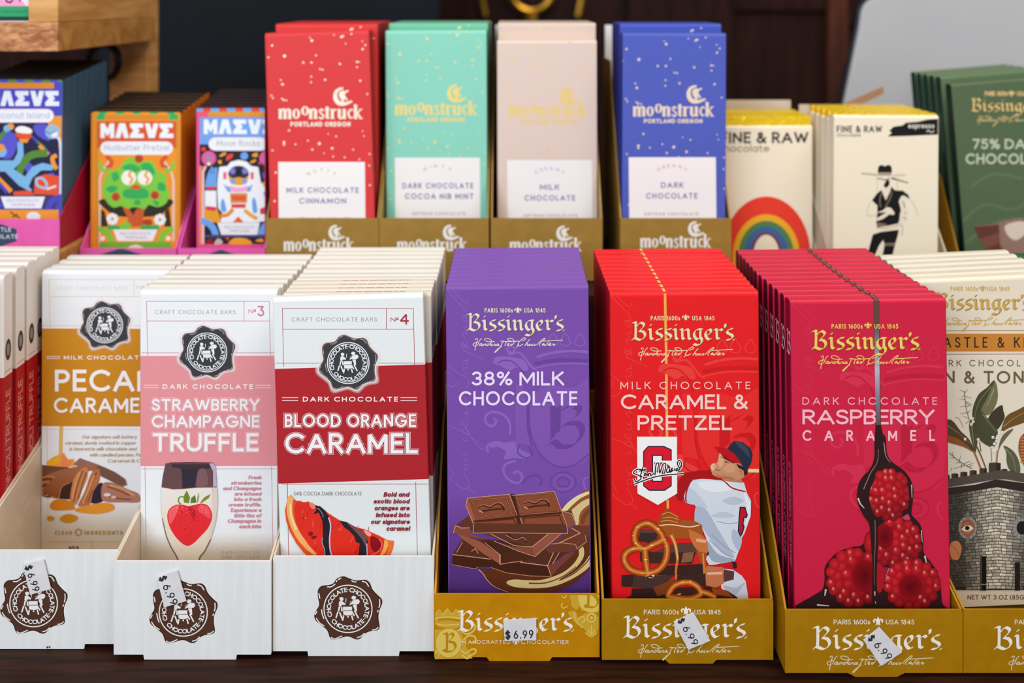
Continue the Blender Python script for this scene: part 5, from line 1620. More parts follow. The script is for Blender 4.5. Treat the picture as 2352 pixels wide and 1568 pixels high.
a.poly(k("1330,760 1230,800 1160,880 1138,1020 1170,1160 1230,1270 1330,1300"), (146, 84, 40), smooth=True)
for i in range(9):
    a.line(k([(1165, 860 + i * 44), (1240, 880 + i * 40)]), 3, (200, 130, 84))
for x0, y0, x1, y1 in ((120, 1380, 185, 1450), (212, 1362, 305, 1450), (335, 1340, 430, 1430), (465, 1318, 560, 1410), (600, 1290, 700, 1380), (900, 1300, 985, 1370), (1000, 1328, 1075, 1390), (1090, 1352, 1168, 1400), (1190, 1370, 1280, 1420), (728, 1212, 892, 1370)):
    a.poly(k([(x0, y0 + 8), ((x0 + x1) / 2, y0), (x1, y0 + 8), (x1, y1), (x0, y1)]), (72, 62, 52)); a.poly(k([(x0 + (x1 - x0) * .62, y0 + 3), (x1, y0 + 8), (x1, y1), (x0 + (x1 - x0) * .62, y1)]), (48, 42, 38))
a.poly("2120,1105 2170,1100 2240,1089 2290,1080 2310,1080 2440,1100 2440,1122 2310,1100 2288,1100 2120,1128", (88, 78, 68)); a.poly("2120,1126 2240,1112 2288,1100 2440,1120 2440,1144 2290,1118 2120,1150", (52, 44, 40))
a.poly("2120,1146 2288,1116 2440,1142 2440,1354 2120,1354", (46, 42, 38))
rnd = random.Random(11)
a.up()
row = 0
y = 1118.0
while y < 1352:
    for sd in (-1, 1):
        x = 0.0
        first = rnd.uniform(4, 12) if row % 2 else rnd.uniform(9, 16)
        while x < 160:
            wd = (first if x == 0 else rnd.uniform(9, 18)) * (1 - x / 500)
            sk = 26 * (1 - (y - 1118) / 300)
            xa, xb = 2289 + sd * x, 2289 + sd * (x + wd - 1.3)
            ya = y + x / 160 * max(sk, 0)
            bright = max(0.28, 1.0 - abs(x - 8) / 95) * rnd.uniform(.72, 1.05)
            if ya + 6.4 < 1353 and ya > 1112 + x * .16:
                yb2 = y + (x + wd) / 160 * max(sk, 0)
                c = (min(255, 216 * bright + 22), min(255, 206 * bright + 20), min(255, 186 * bright + 18))
                a.poly([(xa, ya), (xb, yb2), (xb, yb2 + 5.6), (xa, ya + 5.8)], c, up=False)
                if rnd.random() < .5:
                    a.line([(xa + sd * 1.5, ya + 4.4), (xb - sd * 2, yb2 + 4.2)], 1.1, tuple(q * .62 for q in c), up=False)
            x += wd
    y += 7.3
    row += 1
for cx in (2222, 2347):
    a.disc(cx, 1211, 21, (150, 146, 140), ry=26, n=24)
    for i in range(14):
        q = i * math.pi / 7
        a.line([(cx + 14 * math.cos(q), 1211 + 17 * math.sin(q)), (cx + 21 * math.cos(q), 1211 + 26 * math.sin(q))], .9, (84, 80, 76))
    a.poly([(cx - 4, 1176), (cx + 4, 1176), (cx + 3, 1190), (cx - 3, 1190)], (120, 116, 110)); a.poly([(cx - 3, 1230), (cx + 3, 1230), (cx + 4, 1246), (cx - 4, 1246)], (120, 116, 110))
    if cx < 2300:
        a.disc(cx, 1211, 16.5, (206, 138, 96), ry=19.5, n=22, c2=(150, 84, 56))
        a.poly([(cx - 14, 1214), (cx - 6, 1206), (cx + 4, 1205), (cx + 13, 1212), (cx + 4, 1218), (cx - 6, 1219)], (232, 216, 198), smooth=True)
        a.disc(cx - 1, 1211.5, 5.4, (70, 44, 34)); a.disc(cx - 1, 1211.5, 2.4, (20, 14, 14)); a.line([(cx - 14, 1212), (cx - 5, 1205), (cx + 5, 1204), (cx + 14, 1211)], 1.5, (70, 36, 26), smooth=True); a.line([(cx - 12, 1200), (cx, 1197), (cx + 13, 1202)], 1.2, (120, 66, 46), smooth=True)
    else:
        a.disc(cx, 1211, 13, (34, 32, 32), ry=16)
a.rect(2250, 1276, 2265, 1355, (70, 64, 58)); a.rect(2255, 1277, 2264, 1355, (22, 20, 20)); a.rect(2252, 1340, 2265, 1342, (150, 140, 130)); a.rect(2330, 1290, 2342, 1355, (36, 32, 30))
a.poly("2185,1244 2200,1242 2208,1256 2206,1270 2200,1284 2186,1282 2180,1262", (206, 128, 84), smooth=True); a.line("2184,1250 2196,1262 2204,1278", 1.2, (150, 76, 46)); a.line("2186,1284 2200,1300", 1.4, (120, 76, 50))
fin(a, 'castle_and_leaves_print', o, F)
mb = MB(); carton(mb, F.w, F.h, .0070, 'dad2c2', side='b9b2aa')
Yb = [.5288, .5385, .548, .557, .566]
back_bars(mb.mesh('cream_carton'), FC, [0] * 5, 2157, 'cream castle bar showing its plain top edge, %s in its row of six', 'cream castle bars', Yb)

# corner of one more bar at the right edge
mb = MB(); carton(mb, .078, .1795, .0085, '2f5a3a', side='16301f')
o = mb.build('chocolate_bar'); o.location = (.3655, .600, 0)
tag(o, 'dark green bar showing only a corner behind the cream castle bars', 'chocolate bar')
# ------------------------------------------------------------------ back row: starry bars in bronze trays
STARS = [(120, 198, 5), (97, 270, 4), (195, 262, 7), (362, 168, 6), (541, 146, 5), (551, 141, 5), (603, 128, 4), (670, 172, 3), (672, 220, 5), (688, 195, 4), (387, 258, 4), (310, 302, 5), (360, 302, 5), (533, 310, 5), (638, 298, 5), (652, 299, 3),
         (638, 330, 4), (412, 342, 4), (428, 345, 4), (358, 388, 4), (357, 422, 4), (443, 407, 5), (657, 413, 5), (173, 408, 4), (183, 435, 6), (115, 503, 4), (125, 518, 4), (180, 522, 4), (190, 530, 5), (207, 533, 4), (223, 716, 5),
         (192, 788, 6), (192, 802, 5), (262, 800, 4), (338, 778, 4), (408, 796, 7), (365, 832, 5), (486, 825, 6), (510, 752, 4), (462, 737, 3), (614, 833, 4), (437, 855, 3), (492, 875, 4), (562, 880, 4), (122, 838, 4), (142, 973, 5), (135, 1147, 5),
         (700, 494, 4), (672, 720, 3), (680, 750, 3), (715, 860, 4), (652, 892, 4), (497, 134, 3), (568, 186, 3), (712, 930, 4), (716, 1050, 4), (350, 150, 3)]
FOIL = (252, 230, 178)
def starry(tl, tr, bl, br, Y, col, label, group, lab, moods, t1, artis, logo, lbase, port, mo, off, back, side, foil, Yl, cb, tops_h, tc):
    F = Face((tl[0] + 1.5, tl[1]), (tr[0] - 1.5, tr[1]), (bl[0] + 1.5, bl[1]), (br[0] - 1.5, br[1]), Y, .1514, rollk=.9 if moods == 'NUTTY' else .4)
    F.fit(tc[0], tc[1], .066, .0001)
    mb = MB()
    carton(mb, F.w, F.h, .0125, col, side=side)
    o = mb.build('chocolate_bar')
    o.location = (F.ox, Y, F.oz); o.rotation_euler = (0, F.th, 0)
    tag(o, label % 'front bar of its stack', 'chocolate bar', group)
    a = layer(F)
    ox, oy, kx = off
    for x, y, r in STARS:
        a.disc(ox + x * kx, oy + y / 2.657, r * .50, foil, 'foil', n=9)
    fin(a, 'foil_pattern', o, F)
    a = layer(F)
    heavyserif(a, logo[0], logo[1], lbase + 1.2, 23, foil, 'foil')
    a.text("PORTLAND OREGON", port[0], port[2], port[3], foil, x1=port[1], sw=.24, m='foil')
    moon(a, mo[0], mo[1], 22, foil, 'foil')
    fin(a, 'brand_lettering', o, F)
    a = layer(F)
    a.poly([(lab[0], lab[2]), (lab[1], lab[2]), (lab[1] + 2, 560), (lab[0] + 2, 560)], (244, 240, 240))
    TXT = (118, 120, 170)
    for s, x0, x1, yb, cap in t1:
        a.text(s, x0, yb, cap, TXT, x1=x1, sw=.18, track=.24)
    cx, cy = (lab[0] + lab[1]) / 2, lab[2] + 78
    a.arctext(moods, cx, cy, 55, 128, 52, 8, (206, 170, 150) if moods != 'CREAMY' else (176, 180, 214), sw=.16)
    a.text("ARTISAN CHOCOLATE", artis[0], artis[2], 7, (176, 150, 128), x1=artis[1], sw=.16, track=.3)
    fin(a, 'white_label', o, F)
    mb = MB(); carton(mb, F.w, tops_h, .0125, back, side=side)
    a = Art(F.fr, clip=(-F.w / 2 + .0006, F.w / 2 - .0006, .001, tops_h - .001), mb=mb)
    dz = (tops_h - F.h) / F.s
    a.up()
    for x, y, r in STARS[:14]:
        a.disc(ox + x * kx, oy + y / 2.657 - dz, r * .50, foil, 'foil', n=9, up=False)
    me = mb.mesh('starry_carton')
    back_bars(me, F, [0] * len(Yl), cb, label.replace(', %s', '') + ', %s in its row', group, Yl, lean=.05)
    return F, o

def mtray(X0, X1, mo, logo, base, label, zb=.1765):
    def art(a):
        heavyserif(a, logo[0], logo[1], base, 22, (240, 236, 228), 'ink')
        moon(a, mo[0], mo[1], 18.5, (240, 236, 228), 'ink')
    return tray(X0, X1, .648, .118, .148, .0445, [(0, .0445), (.03, .086), (.06, .128), (.07, .15), (.118, .15)], 'bronze_card', label, 'bronze trays of the back row', None, .001, 'gold_card_inside', art=art, back='white_card', zb=zb)
mtray(-.1720, -.0932, (772.7, 534.3), (651.5, 813), 576.5, 'bronze tray holding the red starry bars')
mtray(-.0928, -.0162, (1035.4, 534), (912, 1073), 576.5, 'bronze tray holding the mint green starry bars', .1790)
mtray(-.0148, .0632, (1296, 536), (1170.7, 1337), 577, 'bronze tray holding the pale pink starry bars')
mtray(.0756, .1532, (1598.5, 526), (1470.6, 1634), 568.7, 'bronze tray holding the blue starry bars')

def S(*a, **k): return starry(*a, **k)
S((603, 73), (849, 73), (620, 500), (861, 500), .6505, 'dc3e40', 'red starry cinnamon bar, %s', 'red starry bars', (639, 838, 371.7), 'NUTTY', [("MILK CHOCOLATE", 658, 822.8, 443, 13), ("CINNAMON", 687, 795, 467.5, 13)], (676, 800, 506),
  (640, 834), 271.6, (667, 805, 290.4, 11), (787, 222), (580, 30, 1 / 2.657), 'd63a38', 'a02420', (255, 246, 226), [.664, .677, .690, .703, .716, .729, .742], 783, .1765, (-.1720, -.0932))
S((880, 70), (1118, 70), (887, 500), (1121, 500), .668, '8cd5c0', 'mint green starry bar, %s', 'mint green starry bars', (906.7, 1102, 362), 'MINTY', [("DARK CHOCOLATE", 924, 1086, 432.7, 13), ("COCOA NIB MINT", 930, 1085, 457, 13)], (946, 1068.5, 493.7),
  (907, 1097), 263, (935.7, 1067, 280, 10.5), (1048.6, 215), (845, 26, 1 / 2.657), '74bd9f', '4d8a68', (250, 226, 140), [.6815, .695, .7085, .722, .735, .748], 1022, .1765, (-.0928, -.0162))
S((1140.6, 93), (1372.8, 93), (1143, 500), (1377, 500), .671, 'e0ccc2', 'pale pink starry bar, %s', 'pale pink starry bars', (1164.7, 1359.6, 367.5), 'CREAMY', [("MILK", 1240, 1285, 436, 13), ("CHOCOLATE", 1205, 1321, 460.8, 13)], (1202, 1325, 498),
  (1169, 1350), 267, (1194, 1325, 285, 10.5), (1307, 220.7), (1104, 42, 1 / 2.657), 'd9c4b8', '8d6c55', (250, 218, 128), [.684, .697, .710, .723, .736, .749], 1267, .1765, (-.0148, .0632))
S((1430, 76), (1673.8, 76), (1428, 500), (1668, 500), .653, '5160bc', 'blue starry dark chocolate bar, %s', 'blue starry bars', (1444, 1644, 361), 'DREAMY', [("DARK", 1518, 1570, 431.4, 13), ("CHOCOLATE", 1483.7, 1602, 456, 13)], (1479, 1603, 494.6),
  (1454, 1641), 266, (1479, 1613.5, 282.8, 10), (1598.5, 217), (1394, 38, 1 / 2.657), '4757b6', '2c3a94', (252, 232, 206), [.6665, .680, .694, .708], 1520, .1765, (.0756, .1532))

# ------------------------------------------------------------------ back row left: patterned bars in pink trays
def hexbadge(a, cx, cy, w, h, rows):
    a.poly([(cx - w / 2, cy - h * .25), (cx, cy - h / 2), (cx + w / 2, cy - h * .25), (cx + w / 2, cy + h * .25), (cx, cy + h / 2), (cx - w / 2, cy + h * .25)], (58, 74, 98))
    for s, yy in rows:
        a.text(s, cx, yy, 10, (206, 210, 220), align='c', sw=.18, track=.2)
def ptray(X0, X1, Yf, D, z0, hf, prof, label, badge, steps, m='pink_card'):
    return tray(X0, X1, Yf, D, z0, hf, prof, m, label, 'pink trays on the left', None, .0005, 'crimson_card', art=lambda a: hexbadge(a, *badge), steps=steps)
ptray(-.3745, -.3066, .628, .09, .176, .0205, [(0, .0205), (.072, .078), (.09, .088)], 'pink tray with crimson sides holding the blue island bars', (-6, 540, 88, 56, [("SEATTLE", 532), ("CHOCOLATE", 548)]), (.0169, .009, .0012, 7))
for o in bpy.data.objects:
    if o.name.startswith('side_panel') and o.parent and 'crimson' in (o.parent.get('label') or ''):
        o.data.materials[0] = MATS['crimson_card']
ptray(-.3022, -.2346, .648, .086, .148, .0235, [(0, .0235), (.035, .058), (.086, .07)], 'pink tray holding the orange pretzel bars', (278, 600, 100, 60, [("SEATTLE", 598)]), (.0209, .009, .0013, 6))
ptray(-.2336, -.1725, .648, .086, .148, .0235, [(0, .0235), (.035, .058), (.086, .07)], 'pink tray holding the astronaut bars', (508, 603, 84, 60, [("SEATTLE", 598)]), (.0184, .009, .0013, 6))

def mstack(tl, tr, bl, br, Y, col, front_label, row_label, group, artfn, Yl, zf, cb, side, rise, mlim):
    F = Face(tl, tr, bl, br, Y, zf, rollk=.3)
    F.fit(*mlim, .06, .0002)
    mb = MB()
    carton(mb, F.w, F.h, .0085, col, side=side, top='191410', toplim=.25)
    o = mb.build('chocolate_bar')
    o.location = (F.ox, Y, F.oz); o.rotation_euler = (0, F.th, 0)
    tag(o, front_label, 'chocolate bar', group)
    artfn(F, o)
    mb = MB(); carton(mb, F.w, F.h, .0085, col, side=side, top='191410', toplim=.25)
    me = mb.mesh('patterned_carton')
    back_bars(me, F, [0] * len(Yl), cb, row_label, group, Yl, rise=rise)
    return F, o

def tree_art(F, o):
    k = K(200, 230, 4.238)
    a = layer(F)
    OR, GR, LG, RD = (238, 146, 44), (54, 172, 92), (126, 200, 66), (216, 88, 40)
    a.rect(213, 250, 424, 620, OR)
    for x in (115, 280, 445, 610, 775):
        a.poly(k([(x, 92), (x + 78, 92), (x + 78, 136), (x, 136)]), GR)
    a.poly(k("95,136 175,136 175,192 95,192"), GR); a.poly(k("800,136 885,136 885,192 800,192"), GR); a.poly(k("180,145 795,145 795,192 180,192"), (218, 136, 40))
    a.poly(k("100,205 870,205 870,465 100,465"), RD)
    blocks(a, *k("130,225")[0], *k("850,368")[0], (238, 240, 246))
    p0, p1 = k("128,402 836,532")
    pill(a, p0[0], p0[1], p1[0], p1[1], (236, 238, 244))
    a.line(k("885,200 885,1420"), 2, (150, 140, 60)); a.line(k("92,200 98,1425"), 2, (160, 140, 60))
    a.line(k("125,1425 125,760 150,690 220,580"), 5, (226, 200, 190), smooth=False); a.line(k("840,1370 840,780 820,700 740,580"), 5, (226, 200, 190))
    for x, d in ((185, 1), (780, -1)):
        a.line(k([(x, 545), (x + 50 * d, 590), (x + 40 * d, 640), (x, 660)]), 10, RD, smooth=True); a.line(k([(x - 60 * d, 600), (x - 50 * d, 660), (x, 690), (x + 40 * d, 670)]), 8, LG, smooth=True)
    a.poly(k("135,1060 170,1080 200,1200 200,1230 135,1230"), (66, 48, 30)); a.poly(k("760,1080 800,1050 820,1230 750,1230"), (66, 48, 30)); a.poly(k("160,960 800,960 760,1080 640,1130 320,1130 180,1060"), (50, 48, 36), smooth=True)
    a.poly(k("150,900 170,760 230,690 320,650 380,570 470,560 560,590 640,600 680,680 770,740 770,840 805,900 770,1000 690,1040 600,1020 560,1060 460,1040 390,1060 330,1030 260,1045 200,1000"), LG, smooth=True)
    for s in ("240,720 290,700 310,760 260,790", "340,660 420,620 520,660 470,700", "520,640 600,610 660,700 600,740", "370,870 560,860 600,940 480,960 360,940", "640,980 700,990 680,1030", "470,970 520,980 510,1020 460,1010", "180,860 250,830 300,860 240,900", "700,800 760,820 760,880 690,870"):
        a.poly(k(s), GR, smooth=True)
    a.poly(k("340,1030 410,1060 450,1120 480,1060 560,1060 540,1180 560,1230 380,1230 400,1160"), (200, 92, 48)); a.poly(k("540,1170 620,1160 630,1210 570,1220"), (176, 70, 40), smooth=True)
    for x in (405, 562):
        a.disc(*k([(x, 755)])[0], 17, (244, 240, 232), n=18); a.line(k([(x + 25, 690), (x + 5, 730), (x + 35, 770), (x + 10, 815)]), 5, (240, 150, 60), smooth=True)
    a.poly(k("410,850 475,815 540,850 478,872"), RD)
    for x, y in ((280, 940), (660, 925), (505, 570)):
        a.disc(*k([(x, y)])[0], 10, (190, 74, 44)); a.line(k([(x - 20, y - 10), (x + 10, y + 15)]), 2.5, (150, 50, 34))
    a.poly(k("330,1210 380,1180 430,1215 400,1260 330,1250"), LG, smooth=True); a.poly(k("200,1215 320,1220 320,1260 200,1260"), GR); a.poly(k("520,1220 700,1215 700,1260 520,1260"), GR)
    for x, y in ((246, 1155), (710, 1162)):
        for q in range(8):
            a.disc(*k([(x + 38 * math.cos(q * .785), y + 38 * math.sin(q * .785))])[0], 5, (240, 238, 240))
        a.disc(*k([(x, y)])[0], 8, (240, 238, 240)); a.disc(*k([(x, y)])[0], 3.4, (150, 150, 150))
    a.line(arc(*k("110,1390")[0], 30, 32, 0, -90), 13, LG); a.line(arc(*k("840,1390")[0], 30, 32, -90, -180), 13, LG)
    for x in (152, 790):
        a.disc(*k([(x, 1345)])[0], 6, (245, 220, 190)); a.disc(*k([(x, 1345)])[0], 3, (250, 250, 250))
    a.poly(k("255,1258 685,1258 640,1370 295,1370"), (236, 238, 244))
    a.poly(k("120,1380 820,1380 820,1440 120,1440"), (116, 176, 60)); a.poly(k("410,1425 480,1405 540,1430 540,1450 410,1450"), (226, 220, 200), smooth=True)
    fin(a, 'front_artwork', o, F)
    a = layer(F)
    a.text("Nutbutter Pretzel", *k("170,490")[0], 14, (186, 186, 196), x1=k("800,490")[0][0], sw=.13)
    a.text("MILK CHOCOLATE", *k("320,1308")[0], 6, (170, 172, 180), x1=k("620,1308")[0][0], sw=.16); a.text("TRUFFLE BAR", *k("370,1348")[0], 6, (170, 172, 180), x1=k("580,1308")[0][0], sw=.16)
    fin(a, 'name_lettering', o, F)

def moon_art(F, o):
    k = K(440, 230, 4.24)
    a = layer(F)
    SK, BL, PK, RD, OR = (110, 164, 234), (40, 36, 44), (226, 82, 140), (226, 70, 52), (232, 160, 44)
    a.rect(446, 240, 645, 640, PK)
    for i in range(13):
        a.poly(k([(30 + i * 79, 62), (109 + i * 79, 62), (109 + i * 79, 112), (30 + i * 79, 112)]), SK if i % 2 == 0 else RD)
    a.poly(k("80,112 155,112 155,160 80,160"), (232, 90, 110)); a.poly(k("160,112 860,112 860,160 160,160"), (214, 152, 44))
    a.poly(k("80,168 860,168 860,430 80,430"), SK)
    blocks(a, *k("118,188")[0], *k("835,330")[0], (236, 240, 248))
    a.poly(k("80,430 860,430 860,1400 125,1400 125,640 80,640"), BL)
    a.line(k("84,640 90,1400"), 4, OR); a.line(k("112,1400 112,700 140,640"), 5, (226, 200, 200))
    for s, c in (("95,470 130,455 135,490 105,495", RD), ("270,540 320,505 335,525 290,550", OR), ("340,590 345,540 400,520 395,560", RD), ("590,530 640,510 640,550 600,550", OR), ("255,590 290,585 290,620 265,615", OR), ("570,600 620,575 625,595 585,615", OR), ("690,800 750,790 750,830 700,830", OR),
                 ("690,720 740,690 760,740 720,780", (120, 80, 190)), ("650,610 670,600 665,630", PK)):
        a.poly(k(s), c, smooth=True)
    a.disc(*k("513,543")[0], 9, SK)
    for x in (168, 730):
        a.disc(*k([(x, 565)])[0], 17, (228, 90, 160)); a.disc(*k([(x, 565)])[0], 9, (170, 130, 160)); a.disc(*k([(x, 620)])[0], 4, (250, 230, 190))
    a.poly(k("255,760 270,650 350,640 380,600 460,580 540,600 580,640 650,650 675,800 740,880 760,1000 750,1170 640,1190 280,1190 300,1100 260,1050 250,900"), (238, 240, 246), smooth=False)
    a.poly(k("130,880 240,880 245,1050 130,1050"), (238, 240, 246)); a.poly(k("132,840 150,740 190,650 215,660 250,660 245,770 240,850 140,850"), SK, smooth=True)
    for s in ("185,660 190,720", "215,660 215,720"):
        a.line(k(s), 1.5, BL)
    a.poly(k("140,840 240,840 240,870 140,870"), (214, 70, 100))
    a.disc(*k("458,740")[0], 31, (238, 240, 246), ry=34, n=24); a.disc(*k("458,722")[0], 24, (52, 56, 82), ry=20, n=22); a.disc(*k("400,690")[0], 7, (134, 120, 200)); a.disc(*k("520,690")[0], 7, (134, 120, 200)); a.disc(*k("460,700")[0], 8, (28, 34, 52), ry=10)
    a.poly(k("360,735 400,760 460,750 520,760 555,735 540,800 500,825 420,825 375,800"), OR, smooth=True); a.disc(*k("405,790")[0], 6, SK); a.disc(*k("515,790")[0], 6, SK)
    for x in (325, 590):
        a.poly(k([(x - 16, 700), (x + 16, 700), (x + 16, 770), (x - 16, 770)]), (226, 100, 130))
    a.poly(k("360,835 460,850 560,835 530,890 390,890"), (240, 170, 210), smooth=True); a.poly(k("310,815 380,860 380,900 350,890"), SK); a.poly(k("600,815 540,860 540,890 570,890"), SK)
    a.poly(k("375,905 545,905 540,1000 380,1000"), (216, 140, 60)); a.poly(k("392,930 528,930 525,975 396,975"), (226, 84, 60)); a.poly(k("385,1010 530,1010 525,1050 390,1050"), (222, 70, 80))
    for s in ("285,1000 310,960 340,1070 320,1090 290,1080", "590,970 620,960 640,1080 600,1090", "700,900 740,880 745,950 715,945"):
        a.poly(k(s), SK, smooth=True)
    a.poly(k("665,1060 745,1020 745,1110 670,1110"), (206, 60, 84)); a.line(k("280,1125 350,1115 405,1060"), 9, (236, 140, 36), smooth=True); a.line(k("640,1155 580,1120 515,1070"), 9, (232, 170, 60), smooth=True)
    a.poly(k("125,1040 250,1050 290,1190 190,1190 125,1160"), OR); a.poly(k("140,1030 240,1040 235,1080 140,1070"), (216, 60, 90)); a.poly(k("400,1190 455,1130 510,1190"), (230, 100, 60))
    a.line(arc(*k("90,1330")[0], 34, 36, 0, -90), 15, SK); a.line(arc(*k("820,1330")[0], 34, 36, -90, -180), 15, SK)
    a.poly(k("250,1192 665,1192 640,1310 290,1310"), (234, 236, 244)); a.poly(k("125,1310 860,1310 860,1335 125,1335"), (70, 74, 120))
    for s, c in (("370,1400 400,1350 470,1340 550,1355 580,1400", OR), ("220,1400 255,1345 300,1370 290,1400", (190, 180, 180)), ("140,1370 200,1345 200,1390 150,1400", (150, 30, 40)), ("330,1345 360,1335 360,1365", RD), ("620,1370 680,1345 700,1380", OR)):
        a.poly(k(s), c, smooth=True)
    p0, p1 = k("166,362 738,490")
    pill(a, p0[0] - 1, p0[1] - 1, p1[0] + 1, p1[1] + 1, (206, 120, 180)); pill(a, p0[0], p0[1], p1[0], p1[1], (236, 238, 244))
    fin(a, 'front_artwork', o, F)
    a = layer(F)
    a.text("Moon Rocks", *k("245,448")[0], 14, (170, 172, 184), x1=k("665,448")[0][0], sw=.13)
    a.text("MILK CHOCOLATE", *k("320,1248")[0], 6, (170, 172, 180), x1=k("610,1308")[0][0], sw=.16); a.text("TRUFFLE BAR", *k("365,1285")[0], 6, (170, 172, 180), x1=k("560,1308")[0][0], sw=.16)
    fin(a, 'name_lettering', o, F)

def island_art(F, o):
    k = K(0, 150, 3.484)
    a = layer(F)
    IN, OR, LB, GN, RD, DK = (74, 72, 186), (236, 150, 50), (122, 178, 222), (84, 134, 52), (224, 82, 48), (38, 36, 66)
    a.rect(-60, 175, 150, 560, IN)
    for i in range(10):
        a.poly(k([(-200 + i * 133, 103), (-133 + i * 133, 103), (-133 + i * 133, 135), (-200 + i * 133, 135)]), GN)
    p0, p1 = k("-300,138 432,186"); a.poly([p0, (p1[0], p0[1]), p1, (p0[0], p1[1])], (218, 136, 44))
    a.poly(k("495,110 545,110 545,150 495,150"), (126, 140, 50))
    b0, b1 = k("-118,205 482,325"); blocks(a, b0[0], b0[1], b1[0], b1[1], (230, 232, 246))
    a.poly(k("-300,405 500,405 500,660 -300,660"), OR); a.poly(k("-300,460 380,460 400,520 470,600 470,1040 -300,1040"), DK)
    for s in ("-60,600 60,520 140,600 90,740 -20,720", "270,480 380,480 400,600 300,560", "180,760 260,800 220,860", "300,900 430,860 400,920"):
        a.poly(k(s), (88, 84, 200), smooth=True)
    a.line(k("455,570 485,650 485,1030"), 6, (214, 216, 230), smooth=True)
    a.disc(*k("420,530")[0], 17, (150, 184, 214)); a.disc(*k("435,550")[0], 8, (232, 232, 240)); a.line(k("365,525 400,545 450,520"), 4, (104, 146, 196), smooth=True)
    a.line(k("-10,600 40,530 80,490"), 9, GN, smooth=True); a.disc(*k("85,490")[0], 8, OR); a.disc(*k("55,505")[0], 8, LB)
    a.line(k("255,570 330,640 400,710"), 6, IN, smooth=True); a.line(k("300,610 360,660"), 5, GN); a.line(k("315,640 350,680 385,715"), 9, OR, smooth=True)
    a.line(k("455,720 420,740 430,790 455,830"), 10, OR, smooth=True)
    a.line(k("150,870 180,790 250,720 380,700"), 17, GN, smooth=True)
    a.poly(k("-60,760 40,760 110,760 140,700 140,610 185,620 190,720 160,780 110,830 200,890 260,810 340,780 430,800 420,840 330,840 260,900 230,970 260,1000 240,1010 150,960 40,850 -60,850"), LB)
    a.disc(*k("10,690")[0], 13, LB); a.disc(*k("8,660")[0], 9, OR)
    a.poly(k("125,540 250,550 235,590 200,600 145,580"), RD, smooth=True); a.poly(k("130,500 180,485 250,510 245,545 135,535"), (238, 236, 232), smooth=True); a.poly(k("145,590 235,590 215,620 165,615"), OR)
    a.poly(k("270,1030 280,900 360,870 470,885 470,1040"), RD, smooth=False); a.poly(k("105,1010 240,1000 280,1040 110,1040"), RD)
    a.line(k("360,985 300,960 295,910 340,905 375,950 360,990"), 6, (160, 186, 214), smooth=True); a.line(k("375,990 450,965"), 5, (226, 214, 220), smooth=True)
    a.line(k("-20,900 40,960 90,1010"), 11, OR, smooth=True); a.line(k("-10,940 60,1020"), 8, IN)
    a.poly(k("-300,1040 470,1040 440,1150 -300,1150"), (60, 60, 110)); a.line(arc(*k("480,1150")[0], 26, 26, -90, -180), 14, IN); a.line(arc(*k("-20,1140")[0], 10, 12, 0, -90), 8, IN)
    a.poly(k("5,1050 360,1050 330,1145 40,1145"), (232, 232, 242))
    a.poly(k("-300,1155 470,1155 470,1260 -300,1260"), OR); a.disc(*k("268,1210")[0], 16, (230, 230, 232), ry=11)
    for s in ("80,1170 120,1200 160,1220", "100,1215 140,1190"):
        a.line(k(s), 3, (70, 70, 30))
    p0, p1 = k("-250,350 430,456"); pill(a, p0[0] - 1, p0[1] - 1, p1[0] + 1, p1[1] + 1, (214, 130, 130)); pill(a, p0[0], p0[1], p1[0], p1[1], (234, 234, 244))
    fin(a, 'front_artwork', o, F)
    a = layer(F)
    a.text("Coconut Island", *k("-90,425")[0], 15, (180, 180, 196), x1=k("395,425")[0][0], sw=.13)
    a.text("MILK CHOCOLATE", *k("55,1090")[0], 6, (170, 172, 186), x1=k("310,1090")[0][0], sw=.16); a.text("TRUFFLE BAR", *k("90,1125")[0], 6, (170, 172, 186), x1=k("280,1125")[0][0], sw=.16)
    fin(a, 'name_lettering', o, F)

mstack((216, 255), (424, 255), (210, 600), (416, 600), .660, 'ea8f2c', 'orange pretzel bar with tree creature, front of its row', 'orange pretzel bar with black top, %s in its row of seven', 'orange pretzel bars', tree_art,
       [.669, .678, .687, .696, .705, .714], .1497, 385, 'd07a1a', .0013, (-.3022, -.2346))
mstack((447, 246), (606, 246), (451, 600), (610, 600), .6575, 'e0528c', 'pink and blue astronaut bar, front of its row', 'pink-edged astronaut bar with black top, %s in its row of seven', 'astronaut bars', moon_art,
       [.6665, .6755, .6845, .6935, .7025, .7115], .1497, 575, 'c23a70', .0013, (-.2336, -.1725))
mstack((-47, 181), (150, 180), (-52, 520), (142, 520), .636, '4b74a8', 'blue island bar with dancing figure, front of its row', 'slate-blue edged island bar with black top, %s in its row of eight', 'blue island bars', island_art,
       [.645, .654, .663, .672, .681, .690, .699], .1777, 146, '3f5a70', .0012, (-.3745, -.3066))

